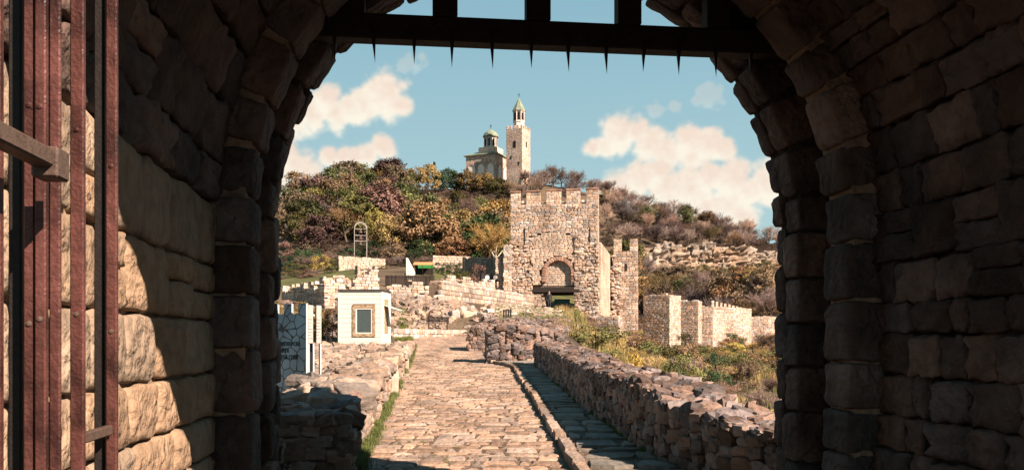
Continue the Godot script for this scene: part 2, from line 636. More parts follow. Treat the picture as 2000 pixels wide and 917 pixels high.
func sky_picture() -> Image:
	var W := 4096
	var H := 2048
	var im := Image.create_empty(W, H, false, Image.FORMAT_RGB8)
	for y in H:
		var el := 90.0 - 180.0 * (y + 0.5) / H
		var c: Color
		if el >= 0:
			var k := pow(clampf(1.0 - el / 90.0, 0, 1), 2.2)
			c = Color(0.275, 0.53, 0.69).lerp(Color(0.79, 0.89, 0.885), k)
		else:
			c = Color(0.66, 0.76, 0.75).lerp(Color(0.3, 0.27, 0.22), clampf(-el / 12.0, 0, 1))
		im.fill_rect(Rect2i(0, y, W, 1), c)
	var f := FastNoiseLite.new()
	f.seed = 4
	f.frequency = 0.32
	f.fractal_octaves = 5
	f.fractal_gain = 0.55
	var clouds := []
	for row in PUFFS:
		var c := []
		for k in range(0, row.size(), 3):
			var az := atan((row[k] - 1000.0) / F)
			c.append(Vector3(rad_to_deg(az), rad_to_deg(atan((HORIZON - row[k + 1]) / F * cos(az))), row[k + 2] / F * 57.3))
		clouds.append(c)
	var r := RandomNumberGenerator.new()
	r.seed = 12
	for k in 46:                                        # the same sky goes on all round
		var az := r.randf_range(34.0, 326.0)
		var el := r.randf_range(6.0, 46.0)
		var c := []
		var n := r.randi_range(5, 12)
		for j in n:
			c.append(Vector3(az + (j - n / 2.0) * r.randf_range(0.7, 1.6), el + r.randf_range(-0.8, 1.0), r.randf_range(0.7, 1.8)))
		clouds.append(c)
	for c in clouds:
		var lo := Vector2(1e9, 1e9)
		var hi := Vector2(-1e9, -1e9)
		for p in c:
			lo = lo.min(Vector2(p.x, p.y) - Vector2(p.z, p.z) * 1.5)
			hi = hi.max(Vector2(p.x, p.y) + Vector2(p.z, p.z) * 1.5)
		var pale := 0.3 if c.size() < 5 else 1.0
		for px in range(int(lo.x / 360.0 * W), int(hi.x / 360.0 * W) + 1):
			for py in range(int((90 - hi.y) / 180.0 * H), int((90 - lo.y) / 180.0 * H) + 1):
				var a := (px + 0.5) * 360.0 / W
				var e := 90.0 - (py + 0.5) * 180.0 / H
				var n1 := f.get_noise_2d(a * 1.6, e * 2.0)
				var n2 := f.get_noise_2d(a * 4.6 + 50, e * 5.5 + 20)
				var best := -1.0
				var low := -1.0
				for p in c:
					var dx: float = a - p.x
					var dy: float = e - p.y
					best = maxf(best, 1.0 - sqrt(dx * dx + dy * dy * 1.2) / p.z)
					dy += 0.75
					dx += 0.35
					low = maxf(low, 1.0 - sqrt(dx * dx + dy * dy * 1.2) / p.z)
				var dens := best + n1 * (0.5 if pale == 1.0 else 1.3) + n2 * 0.06
				var al := smoothstep(-0.34, 0.3, dens) * pale
				if al > 0.004:
					var light := clampf(0.7 + (low - best) * 0.8 + n2 * 0.45 + n1 * 0.2, 0, 1)
					var cc := Color(0.965, 0.885, 0.82).lerp(Color(1.0, 0.97, 0.905), light)
					var x := posmod(px, W)
					im.set_pixel(x, py, im.get_pixel(x, py).lerp(cc, al))
	return im

# ---------------------------------------------------------------- the gatehouse round the camera (its own frame: passage along -Z)
const G_LEFT := -1.05        # passage walls
const G_RIGHT := 2.79
const J_LEFT := -0.81        # jambs of the arches
const J_RIGHT := 2.58
const ARCH_X := 0.885
const ARCH_R := 1.695
const SPRING := 2.34
const Z_FRONT := -1.87
const Z_NEAR := -4.93        # near arch from here
const Z_NEAR_END := -5.25
const Z_FAR := -5.6
const Z_END := -5.98
const G_TOP := 5.9

func arch_outline(r: float, jl: float, jr: float, outer_l: float, outer_r: float) -> PackedVector2Array:
	var p := PackedVector2Array([Vector2(outer_l, -0.6), Vector2(jl, -0.6)])
	for k in 25:
		var w := PI - PI * k / 24.0
		p.append(Vector2(ARCH_X + cos(w) * r, SPRING + sin(w) * r * 1.03))
	p.append_array([Vector2(jr, -0.6), Vector2(outer_r, -0.6), Vector2(outer_r, G_TOP), Vector2(outer_l, G_TOP)])
	return p

func ring(parent: Node, zs: Array, inner: float, deep: float, called := "voussoir") -> void:   # jamb blocks and voussoirs along the opening
	for j in zs.size() - 1:
		var s := -0.2
		var jamb := SPRING + 0.2
		var arc := PI * ARCH_R
		var total := jamb * 2 + arc
		while s < total - 0.1:
			var ln := rnd(0.24, 0.37) * (1.0 if s < jamb or s > jamb + arc else 0.92)
			ln = minf(ln, total - s)
			var m := s + ln / 2
			var p: Vector2
			var out: Vector2
			if m < jamb:
				p = Vector2(ARCH_X - inner, -0.2 + m)
				out = Vector2(-1, 0)
			elif m < jamb + arc:
				var w := PI - (m - jamb) / ARCH_R
				out = Vector2(cos(w), sin(w) * 1.03).normalized()
				p = Vector2(ARCH_X + cos(w) * inner, SPRING + sin(w) * inner * 1.03)
			else:
				p = Vector2(ARCH_X + inner, SPRING - (m - jamb - arc))
				out = Vector2(1, 0)
			var dd := deep * rnd(0.94, 1.14)
			var push := rnd(-0.012, 0.012)
			var zc: float = (zs[j] + zs[j + 1]) / 2
			var zl: float = absf(zs[j] - zs[j + 1])
			var along := Vector2(out.y, -out.x).rotated(rnd(-0.018, 0.018))
			out = Vector2(-along.y, along.x)
			var ctr := p + out * (dd / 2 + push)
			var st := stone(called, dressed_meshes, parent, Vector3(ctr.x, ctr.y, zc + rnd(-0.012, 0.03)), Vector3(out.x, out.y, 0) * dd, Vector3(along.x, along.y, 0) * (ln - 0.008), Vector3(0, 0, 1) * (zl * rnd(0.99, 1.05)), M.gate)
			st.rotate_object_local(Vector3.RIGHT, rnd(-0.02, 0.02))
			s += ln

func passage_stones(parent: Node, side: float, s0: float, s1: float, sw: float, sh: float, tone: Array, proud: float) -> void:   # courses up the wall and over the vault
	var s := s0
	var r := (G_RIGHT - G_LEFT) / 2
	while s < s1 - 0.05:
		var ch := minf(sh * rnd(0.78, 1.25), s1 - s)
		if s1 - s - ch < sh * 0.4:
			ch = s1 - s
		var m := s + ch / 2
		var p: Vector2
		var inw: Vector2
		var up: Vector2
		if m < SPRING:
			p = Vector2(ARCH_X + side * r, m)
			inw = Vector2(-side, 0)
			up = Vector2(0, 1)
		else:
			var w := (m - SPRING) / r
			inw = Vector2(-side * cos(w), -sin(w))
			p = Vector2(ARCH_X, SPRING) - inw * r
			up = Vector2(-side * sin(w), cos(w))
		var z := Z_NEAR - 0.02
		while z < Z_FRONT - 0.02:
			var cw := minf(sw * rnd(0.5, 1.5), Z_FRONT - z)
			if Z_FRONT - z - cw < 0.15:
				cw = Z_FRONT - z
			var parts := [[0.0, 1.0]]
			if rng.randf() < 0.2 and ch > 0.24:
				var k := rnd(0.4, 0.6)
				parts = [[0.0, k], [k, 1.0]]
			for q in parts:
				var hh: float = ch * (q[1] - q[0])
				var pp: Vector2 = p + up * (ch * ((q[0] + q[1]) / 2 - 0.5)) + inw * (rnd(0.2, 1.0) * proud - 0.13)
				var st := stone("stone", dressed_meshes if proud < 0.02 else block_meshes, parent, Vector3(pp.x, pp.y, z + cw / 2), Vector3(0, 0, 1) * (cw * 1.0), Vector3(up.x, up.y, 0) * (hh * 0.99), Vector3(inw.x, inw.y, 0) * 0.3, tone)
				if proud < 0.02:
					continue
				st.rotate_object_local(Vector3.BACK, rnd(-0.035, 0.035))
				st.rotate_object_local(Vector3.UP, rnd(-0.04, 0.04))
			z += cw
		s += ch

func make_gatehouse() -> void:
	var t := thing("gatehouse", "dark stone gatehouse whose arched passage frames the view of the hill", "gatehouse", Vector3(), GATE_TURN)
	var r := (G_RIGHT - G_LEFT) / 2
	var g := Geo.new()
	g.box(Vector3(-3.4, -0.6, Z_END), Vector3(G_LEFT - 0.002, G_TOP, Z_FRONT))
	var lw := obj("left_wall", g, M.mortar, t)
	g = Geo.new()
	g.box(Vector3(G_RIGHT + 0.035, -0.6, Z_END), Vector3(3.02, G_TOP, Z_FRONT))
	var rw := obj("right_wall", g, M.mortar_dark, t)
	passage_stones(lw, -1.0, -0.1, SPRING, 0.44, 0.26, M.gate_left_lit, 0.014)
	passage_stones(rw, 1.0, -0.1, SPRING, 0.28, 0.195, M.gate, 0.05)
	g = Geo.new()
	var o := PackedVector2Array()
	for k in 33:
		var w := PI - PI * k / 32.0
		o.append(Vector2(ARCH_X + cos(w) * (r + 0.03), SPRING + sin(w) * (r + 0.03)))
	o.append_array([Vector2(G_RIGHT + 0.03, G_TOP), Vector2(G_LEFT - 0.03, G_TOP)])
	g.prism(o, Z_NEAR, Z_FRONT - 0.3)
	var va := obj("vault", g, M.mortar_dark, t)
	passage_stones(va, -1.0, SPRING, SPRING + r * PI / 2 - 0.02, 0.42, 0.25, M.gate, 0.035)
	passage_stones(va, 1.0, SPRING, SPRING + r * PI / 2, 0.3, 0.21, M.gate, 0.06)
	g = Geo.new()
	g.prism(arch_outline(ARCH_R + 0.05, J_LEFT - 0.05, J_RIGHT + 0.05, G_LEFT - 0.03, G_RIGHT + 0.03), Z_NEAR_END + 0.02, Z_NEAR - 0.014)
	var na := obj("near_arch", g, M.mortar, t)
	ring(na, [Z_NEAR, Z_NEAR_END], ARCH_R, 0.27)
	g = Geo.new()
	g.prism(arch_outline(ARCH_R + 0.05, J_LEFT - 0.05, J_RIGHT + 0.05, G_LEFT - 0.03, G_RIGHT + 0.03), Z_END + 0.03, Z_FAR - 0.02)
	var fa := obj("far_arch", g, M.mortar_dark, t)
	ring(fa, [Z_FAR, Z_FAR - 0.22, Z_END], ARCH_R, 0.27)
	g = Geo.new()
	g.box(Vector3(G_LEFT - 0.03, G_TOP - 0.3, Z_FAR - 0.02), Vector3(G_RIGHT + 0.03, G_TOP - 0.004, Z_NEAR_END + 0.02))
	obj("portcullis_slot_roof", g, M.mortar_dark, t)
	g = Geo.new()
	g.box(Vector3(G_LEFT - 0.03, 3.47, Z_FRONT - 0.3 + 0.003), Vector3(G_RIGHT + 0.03, G_TOP - 0.004, Z_FRONT - 0.004))
	obj("shadow_lintel", g, M.old_wood, t)  # unseen, added at the height that casts the left wall's shadow edge

func make_portcullis() -> void:
	var t := thing("portcullis", "raised black timber portcullis with iron spikes hanging across the arch top", "portcullis", Vector3(), GATE_TURN)
	var g := Geo.new()
	g.box(Vector3(-1.0, 3.42, -5.52), Vector3(2.74, 3.57, -5.39), 0.008)
	obj("beam", g, M.old_wood, t)
	for x in [-0.315, 0.245, 0.82, 1.395, 1.97, 2.5]:
		g = Geo.new()
		g.box(Vector3(x - 0.075, 3.573, -5.515), Vector3(x + 0.075, 5.5, -5.395), 0.008)
		obj("post", g, M.old_wood, t)
	for y in [4.3, 5.0]:
		g = Geo.new()
		g.box(Vector3(-1.0, y, -5.39), Vector3(2.74, y + 0.14, -5.34), 0.006)
		obj("rail", g, M.old_wood, t)
	for k in 15:
		var x := -0.66 + 0.2375 * k + rnd(-0.008, 0.008)
		g = Geo.new()
		var tip := Vector3(x + rnd(-0.004, 0.012), 3.265 + rnd(-0.012, 0.012), -5.405)
		for a in 4:
			var c := [Vector3(x - 0.014, 3.44, -5.418), Vector3(x + 0.014, 3.44, -5.418), Vector3(x + 0.014, 3.44, -5.389), Vector3(x - 0.014, 3.44, -5.389)]
			g.poly([c[a], c[(a + 1) % 4], tip], (c[a] + c[(a + 1) % 4]) / 2 - Vector3(x, 3.44, -5.405))
			if a == 0:
				g.poly(c, Vector3.UP)
		g.box(Vector3(x - 0.016, 3.44, -5.388), Vector3(x + 0.016, 3.5, -5.378), 0.003)
		obj("spike", g, M.dark_iron, t)
	for k in 9:
		g = Geo.new()
		g.tube(Vector3(-0.6 + 0.39 * k, 3.5 + rnd(-0.02, 0.02), -5.392), Vector3(-0.6 + 0.39 * k, 3.5, -5.378), 0.011, 0.008, 8)
		obj("bolt_head", g, M.dark_iron, t)

func make_iron_gate() -> void:
	var t := thing("iron_gate", "red-brown iron bar gate standing open against the sunlit left passage wall", "gate", Vector3(), GATE_TURN)
	var x := -0.75
	for b in [[-0.79, -0.767, -1.955, 0.02], [-0.764, -0.742, -1.945, 0.02], [-0.739, -0.717, -1.955, 0.012], [-0.767, -0.737, -2.15, 0.018], [-0.762, -0.735, -2.38, 0.018], [-0.785, -0.765, -1.79, 0.02]]:
		var g := Geo.new()
		g.box(Vector3(b[0], 0.16, b[2] - b[3]), Vector3(b[1], 3.62, b[2]), 0.003)
		obj("bar", g, M.red_iron, t)
	for b in [[-0.753, -1.945], [-0.752, -2.15], [-0.748, -2.38], [-0.778, -1.955]]:
		for k in 8:
			var g := Geo.new()
			g.lathe([Vector2(0.007, 0.0), Vector2(0.0055, 0.003), Vector2(0.0, 0.0045)], 8)
			var rv := obj("rivet", g, M.rail_iron if k % 3 == 0 else M.red_iron, t)
			rv.transform = Transform3D(Basis(Vector3.RIGHT, PI / 2), Vector3(b[0], 0.35 + k * 0.43 + rnd(-0.03, 0.03), b[1] - 0.0005))
	for b in [[-0.838, -0.812, -2.0], [-0.797, -0.771, -2.4]]:  # dark strips added for the shade between the bars
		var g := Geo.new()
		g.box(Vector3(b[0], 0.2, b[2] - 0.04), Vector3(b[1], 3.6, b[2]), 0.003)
		obj("shade_strip", g, M.dark_iron, t)
	for y in [0.22, 3.5]:
		var g := Geo.new()
		g.box(Vector3(x - 0.065, y, -2.42), Vector3(x - 0.02, y + 0.05, -1.75), 0.004)
		obj("cross_rail", g, M.red_iron, t)
	var g := Geo.new()
	g.box(Vector3(x - 0.01, 1.36, -2.37), Vector3(x + 0.01, 1.385, -2.16), 0.003)
	obj("short_rail", g, M.rail_iron, t)
	g = Geo.new()
	g.box(Vector3(-0.712, 1.935, -1.83), Vector3(-0.672, 1.97, -1.2), 0.004)
	g.box(Vector3(-0.714, 1.915, -1.862), Vector3(-0.664, 1.975, -1.8), 0.004)
	obj("latch_rail", g, M.rail_iron, t)

# ---------------------------------------------------------------- road, pavement, parapet and the walls beside the road
func cell_stone(g: Geo, pts: Array, lift: float, bev: float, sink := 0.05) -> void:   # a paving stone over the outline pts (x, d), following the ground
	var c := Vector2()
	for p in pts:
		c += p
	c /= pts.size()
	var top := []
	var rim := []
	var low := []
	var tilt := Vector2(rnd(-0.04, 0.04), rnd(-0.06, 0.04))
	for p in pts:
		var q: Vector2 = p
		var y := ground(q.x, q.y)
		var i2 := q.lerp(c, minf(bev / maxf(q.distance_to(c), 0.01), 0.5))
		top.append(Vector3(i2.x, y + lift + (q - c).dot(tilt), -i2.y))
		rim.append(Vector3(q.x, y + lift * 0.6 + (q - c).dot(tilt) - 0.004, -q.y))
		low.append(Vector3(q.x, y - sink, -q.y))
	var cc := Vector3(c.x, ground(c.x, c.y) + lift + 0.006, -c.y)
	for k in pts.size():
		var b := (k + 1) % pts.size()
		g.poly([top[k], top[b], cc], Vector3.UP)
		var o: Vector3 = (rim[k] + rim[b]) / 2 - cc
		o.y = 0
		g.poly([top[k], top[b], rim[b], rim[k]], o.normalized() + Vector3.UP)
		g.poly([rim[k], rim[b], low[b], low[k]], o)

func paving(d0: float, d1: float, left: Array, right: Array, step: float, wide: float, gap: float, jit: float) -> Array:   # outlines of irregular stones, row by row
	var rows := []
	var d := d0
	var prev := []
	var out := []
	while d < d1:
		var h := step * rnd(0.55, 1.5)
		var l := lin(left, d)
		var r := lin(right, d)
		var n := maxi(1, int(round((r - l) / wide)))
		var cuts := []
		for k in n + 1:
			cuts.append(l + (r - l) * k / n + (rnd(-jit, jit) * wide if k > 0 and k < n else 0.0))
		for k in n:
			var x0: float = cuts[k] + gap
			var x1: float = cuts[k + 1] - gap
			var a := d + gap
			var b := d + h - gap
			var j := jit * step * 0.55
			var pts := [Vector2(x0 + rnd(0, 0.25) * j, a + rnd(0, j)), Vector2((x0 + x1) / 2 + rnd(-j, j), a + rnd(-0.2 * j, j * 0.6)), Vector2(x1 - rnd(0, 0.25) * j, a + rnd(0, j)), Vector2(x1 + rnd(-0.4, 0.1) * j, (a + b) / 2 + rnd(-j, j) * 0.5), Vector2(x1 - rnd(0, 1) * j, b - rnd(0, j * 0.5)), Vector2((x0 + x1) / 2 + rnd(-j, j), b + rnd(-j * 0.6, j * 0.3)), Vector2(x0 + rnd(0, 1) * j, b - rnd(0, j * 0.5)), Vector2(x0 + rnd(-0.1, 0.4) * j, (a + b) / 2 + rnd(-j, j) * 0.5)]
			out.append(pts)
		d += h
	return out

func make_road() -> void:
	var rows := []
	var d := 5.4
	while d < 53.0:
		var row := []
		for k in 9:
			row.append(Vector2(lerpf(lin(ROAD_LEFT, d) - 0.12, lin(ROAD_RIGHT, d) + 0.03, k / 8.0), d))
		rows.append(row)
		d += 0.5 if d < 30 else 1.0
	var road := sheet("road", rows, M.joint, 0.012)
	var cells := paving(5.9, 52.6, ROAD_LEFT, ROAD_RIGHT, 0.2, 0.27, 0.006, 0.45)
	var rest := {}
	var count := 0
	for c in cells:
		var g := Geo.new()
		if c[0].y > 8.6 and count < 300:
			cell_stone(g, c, rnd(0.018, 0.036), 0.02)
			obj("cobble", g, pick(M.cobble), road)
			count += 1
		else:
			var k: int = rng.randi() % M.cobble.size()
			if not rest.has(k):
				rest[k] = Geo.new()
			cell_stone(rest[k], c, rnd(0.018, 0.036), 0.02)
	var g := Geo.new()
	for k in rest:
		rest[k].c.fill((M.cobble[k] as StandardMaterial3D).albedo_color.srgb_to_linear())
		var at0 := g.v.size()
		g.v.append_array(rest[k].v)
		g.n.append_array(rest[k].n)
		g.c.append_array(rest[k].c)
		g.uv.append_array(rest[k].uv)
		for q in rest[k].i:
			g.i.append(q + at0)
	var o := obj("more_cobbles", g, white(M.cobble[0]), road)
	o.set_meta("kind", "stuff")
	sheet("passage_floor", quad_rows(Vector2(-1.4, 0.4), Vector2(2.9, 0.4), Vector2(2.2, 5.39), Vector2(-1.9, 5.39), 6, 8), M.bounce_damper, 0.016)  # unseen floor sheet, darkened to cut bounced light
	# pavement on the right, a step higher, behind a kerb
	rows = []
	d = 6.0
	while d < 25.9:
		var row := []
		for k in 5:
			row.append(Vector2(lerpf(lin(ROAD_RIGHT, d) + 0.13, lin(PARAPET, d) + 0.1, k / 4.0), d))
		rows.append(row)
		d += 0.4
	var pave := sheet("pavement", rows, M.joint, 0.075)
	var left := []
	var right := []
	for k in ROAD_RIGHT.size() / 2:
		if ROAD_RIGHT[2 * k] < 26:
			left.append_array([ROAD_RIGHT[2 * k], ROAD_RIGHT[2 * k + 1] + 0.15])
	for k in PARAPET.size() / 2:
		right.append_array([PARAPET[2 * k], PARAPET[2 * k + 1] + 0.06])
	for c in paving(6.2, 25.7, left, right, 0.42, 0.44, 0.007, 0.5):
		g = Geo.new()
		cell_stone(g, c, rnd(0.088, 0.103), 0.012)
		obj("flagstone", g, pick(M.flag), pave)
	d = 6.2
	var kerb := Node3D.new()
	kerb.name = "kerb"
	add_child(kerb)
	setting(kerb)
	while d < 25.6:
		var ln := rnd(0.45, 0.9)
		var a := Vector2(lin(ROAD_RIGHT, d) + 0.02, d + 0.008)
		var b := Vector2(lin(ROAD_RIGHT, d + ln) + 0.02, d + ln - 0.008)
		g = Geo.new()
		var sh := rnd(-0.025, 0.02)
		cell_stone(g, [a + Vector2(sh, 0), a + Vector2(0.12, 0), b + Vector2(0.12, 0), b + Vector2(sh + rnd(-0.02, 0.02), 0)], 0.115 + rnd(-0.012, 0.012), 0.018)
		obj("kerbstone", g, pick(M.cobble), kerb)
		d += ln

# a dry-stone wall along a line of [x, d, thickness, top]: a core and stones on its faces and top
func rubble_wall(called: String, label: String, line: Array, size: float, tone: Array, faces := [true, true], low := 0.15, group := "", most := 300, ends := true, shapes := []) -> Node3D:
	var t := thing(called, label, "wall", on_ground(line[0][0], line[0][1]), 0, group)
	var home := t.position
	var g := Geo.new()
	var wanted := []
	for k in line.size() - 1:
		var a: Array = line[k]
		var b: Array = line[k + 1]
		var pa := Vector2(a[0], -a[1])
		var pb := Vector2(b[0], -b[1])
		var e := (pb - pa).normalized()
		var nrm := Vector2(-e.y, e.x)          # to the right of the walk from a to b in x, z (towards +)
		var ln := pa.distance_to(pb)
		var ya := ground(a[0], a[1]) - low
		var yb := ground(b[0], b[1]) - low
		var ins := size * 0.3
		var q := []
		for w in [[pa, a, ya], [pb, b, yb]]:
			for s in [-1.0, 1.0]:
				var p: Vector2 = w[0] + nrm * s * (w[1][2] / 2 - ins)
				q.append(Vector3(p.x, w[2], p.y) - home)
				q.append(Vector3(p.x, w[1][3] - ins, p.y) - home)
		g.poly([q[0], q[1], q[5], q[4]], -Vector3(nrm.x, 0, nrm.y))
		g.poly([q[2], q[3], q[7], q[6]], Vector3(nrm.x, 0, nrm.y))
		g.poly([q[1], q[3], q[7], q[5]], Vector3.UP)
		g.poly([q[0], q[2], q[3], q[1]], -Vector3(e.x, 0, e.y))
		g.poly([q[4], q[6], q[7], q[5]], Vector3(e.x, 0, e.y))
		var sides := []
		if faces[0]:
			sides.append(-1.0)
		if faces[1]:
			sides.append(1.0)
		for s in sides:
			var x := 0.0
			while x < ln:
				var sw := size * rnd(0.7, 1.35)
				var m := (x + sw / 2) / ln
				var y0 := lerpf(ya, yb, m) + low - 0.04
				var y1 := lerpf(a[3], b[3], m)
				var y := y0
				while y < y1 - size * 0.15:
					var sh := minf(size * rnd(0.45, 0.8), y1 - y + size * 0.1)
					var wob := rnd(-0.3, 0.25) * size
					var p: Vector2 = pa + e * (x + sw / 2 + rnd(-0.2, 0.2) * sw) + nrm * s * (lerpf(a[2], b[2], m) / 2 - size * 0.36 + wob * 0.5)
					var bas := Basis(Vector3(e.x, 0, e.y) * sw * 1.1, Vector3.UP * sh * 1.12, Vector3(nrm.x, 0, nrm.y) * s * size * 1.1)
					bas = Basis.from_euler(Vector3(rnd(-0.22, 0.22), rnd(-0.3, 0.3), rnd(-0.16, 0.16))) * bas
					var pos := Vector3(p.x, y + sh / 2, p.y)
					wanted.append([Transform3D(bas, pos - home), sw * sh / pow(maxf(1.0, -pos.z), 2) * (1.6 if s < 0 else 0.6)])
					y += sh
				x += sw
		var x := 0.0
		while x < ln:
			var sw := size * rnd(0.75, 1.5)
			var m := (x + sw / 2) / ln
			var th := lerpf(a[2], b[2], m)
			var z := -th / 2
			while z < th / 2 - size * 0.2:
				var zw := size * rnd(0.8, 1.5)
				var p: Vector2 = pa + e * (x + sw / 2 + rnd(-0.1, 0.1)) + nrm * minf(z + zw / 2, th / 2 - size * 0.2)
				var bas := Basis(Vector3(e.x, 0, e.y) * sw * 1.15, Vector3.UP * size * rnd(0.5, 0.95), Vector3(nrm.x, 0, nrm.y) * zw * 1.1)
				bas = Basis.from_euler(Vector3(rnd(-0.35, 0.35), rnd(-0.6, 0.6), rnd(-0.3, 0.3))) * bas
				var pos := Vector3(p.x, lerpf(a[3], b[3], m) - size * 0.22 + rnd(-0.12, 0.25) * size, p.y)
				wanted.append([Transform3D(bas, pos - home), sw * zw * 1.2 / pow(maxf(1.0, -pos.z), 2)])
				z += zw
			x += sw
	if ends:
		for k in [0, line.size() - 1]:
			var a: Array = line[k]
			var b: Array = line[1 if k == 0 else line.size() - 2]
			var e := (Vector2(a[0], -a[1]) - Vector2(b[0], -b[1])).normalized()
			var nrm := Vector2(-e.y, e.x)
			var y := ground(a[0], a[1]) - 0.04
			while y < a[3] - size * 0.15:
				var sh := size * rnd(0.55, 0.85)
				var z: float = -a[2] / 2
				while z < a[2] / 2 - size * 0.1:
					var zw := size * rnd(0.7, 1.3)
					var p := Vector2(a[0], -a[1]) + nrm * (z + zw / 2) - e * size * 0.3
					var bas := Basis.from_euler(Vector3(rnd(-0.2, 0.2), rnd(-0.25, 0.25), rnd(-0.15, 0.15))) * Basis(Vector3(nrm.x, 0, nrm.y) * zw * 1.1, Vector3.UP * sh * 1.12, Vector3(e.x, 0, e.y) * size)
					wanted.append([Transform3D(bas, Vector3(p.x, y + sh / 2, p.y) - home), zw * sh / pow(maxf(1.0, a[1]), 2)])
					z += zw
				y += sh
	obj("core", g, M.joint, t)
	lay("stone", shapes if shapes.size() else rubble_meshes, t, wanted, tone, most)
	return t

func scatter(called: String, parent: Node, corners: Array, count: int, size: float, tone: Array, sink := 0.3) -> void:   # loose stones lying on the ground between four corners (x, d)
	var w := []
	var c := []
	var tt := tints(tone)
	for k in count:
		var s := rng.randf()
		var r := rng.randf()
		var p: Vector2 = (corners[0] as Vector2).lerp(corners[1], s).lerp((corners[3] as Vector2).lerp(corners[2], s), r)
		var z := size * pow(rng.randf(), 2.0) * 1.3 + size * 0.35
		var b := Basis.from_euler(Vector3(rnd(-0.4, 0.4), rnd(0, TAU), rnd(-0.4, 0.4))) * Basis.from_scale(Vector3(z * rnd(0.8, 1.5), z * rnd(0.4, 0.8), z))
		w.append(Transform3D(b, on_ground(p.x, p.y, z * (0.3 - sink))))
		c.append(pick(tt))
	many(called, rubble_meshes[rng.randi() % 8], w, c, white(tone[0]), parent)

func make_low_walls() -> void:
	var line := []
	for d in [6.3, 6.8, 7.4, 8.0, 8.8, 9.8, 11.5, 13.5, 16.0, 19.0, 22.0, 24.2]:
		line.append([lin(PARAPET, d) + 0.36, d, 0.72, lin(PARAPET_TOP, d) + bump.get_noise_1d(d * 40) * 0.08])
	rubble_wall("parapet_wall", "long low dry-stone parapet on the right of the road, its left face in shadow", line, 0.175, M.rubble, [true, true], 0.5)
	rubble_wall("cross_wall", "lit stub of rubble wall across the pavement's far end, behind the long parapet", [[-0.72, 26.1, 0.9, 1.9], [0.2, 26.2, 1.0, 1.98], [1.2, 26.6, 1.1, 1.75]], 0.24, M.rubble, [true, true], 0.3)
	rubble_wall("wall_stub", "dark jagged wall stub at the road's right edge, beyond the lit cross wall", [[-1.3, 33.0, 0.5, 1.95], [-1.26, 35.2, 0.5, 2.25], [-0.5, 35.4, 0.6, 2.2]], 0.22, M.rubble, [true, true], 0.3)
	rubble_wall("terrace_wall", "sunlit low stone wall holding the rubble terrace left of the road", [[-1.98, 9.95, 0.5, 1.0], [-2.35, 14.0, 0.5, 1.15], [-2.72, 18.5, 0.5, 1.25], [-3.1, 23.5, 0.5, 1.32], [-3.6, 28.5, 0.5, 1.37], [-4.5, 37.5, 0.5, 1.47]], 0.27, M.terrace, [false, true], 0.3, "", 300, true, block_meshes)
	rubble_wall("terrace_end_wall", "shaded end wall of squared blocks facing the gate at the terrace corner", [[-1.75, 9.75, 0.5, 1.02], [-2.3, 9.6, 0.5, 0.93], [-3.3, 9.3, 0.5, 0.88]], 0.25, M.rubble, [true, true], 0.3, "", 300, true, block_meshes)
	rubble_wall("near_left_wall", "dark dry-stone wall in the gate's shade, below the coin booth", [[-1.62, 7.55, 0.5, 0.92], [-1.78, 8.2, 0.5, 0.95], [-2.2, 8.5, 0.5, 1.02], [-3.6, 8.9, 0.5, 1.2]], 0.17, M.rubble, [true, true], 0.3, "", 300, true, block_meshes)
	# upright slabs at the road's edge
	for q in [[753.0, 777.0, 717.0, 766.0, 16.4, "upright pale stone slab leaning on the terrace wall beside the road"], [785.0, 797.0, 676.0, 722.0, 23.0, "narrow upright stone at the far corner of the terrace wall"]]:
		var p := foot((q[0] + q[1]) / 2, q[4], -0.1)
		var h: float = at(0, q[2], q[4]).y - p.y
		var s := put("standing_stone", block_meshes[3], M.ashlar[5])
		s.transform = Transform3D(Basis.from_euler(Vector3(0.06, 0.5, 0.03)) * Basis.from_scale(Vector3((q[1] - q[0]) / F * q[4] * 0.95, h, 0.2)), p + Vector3(0, h / 2, 0))
		tag(s, q[5], "stone")
	scatter("terrace_rubble", null, [Vector2(-2.1, 10.2), Vector2(-5.5, 10.2), Vector2(-12.5, 37.5), Vector2(-4.4, 37.5)], 5600, 0.17, M.terrace)
	scatter("terrace_stones", null, [Vector2(-2.1, 10.2), Vector2(-5.5, 10.2), Vector2(-12.5, 37.5), Vector2(-4.4, 37.5)], 170, 0.3, M.terrace)
	scatter("mound_rubble", null, [Vector2(-0.6, 27.0), Vector2(1.6, 27.0), Vector2(3.4, 52.0), Vector2(-2.0, 52.0)], 1300, 0.26, M.rubble)
	# ashlar retaining wall under the mound in front of the tower
	ashlar_wall("mound_retaining_wall", "pale ashlar retaining wall on the mound before the gate tower", at(1034, 668, 42), at(1119, 672, 40), 34.0 / F * 41, 0.45, 0.17, 0.5, M.ashlar)

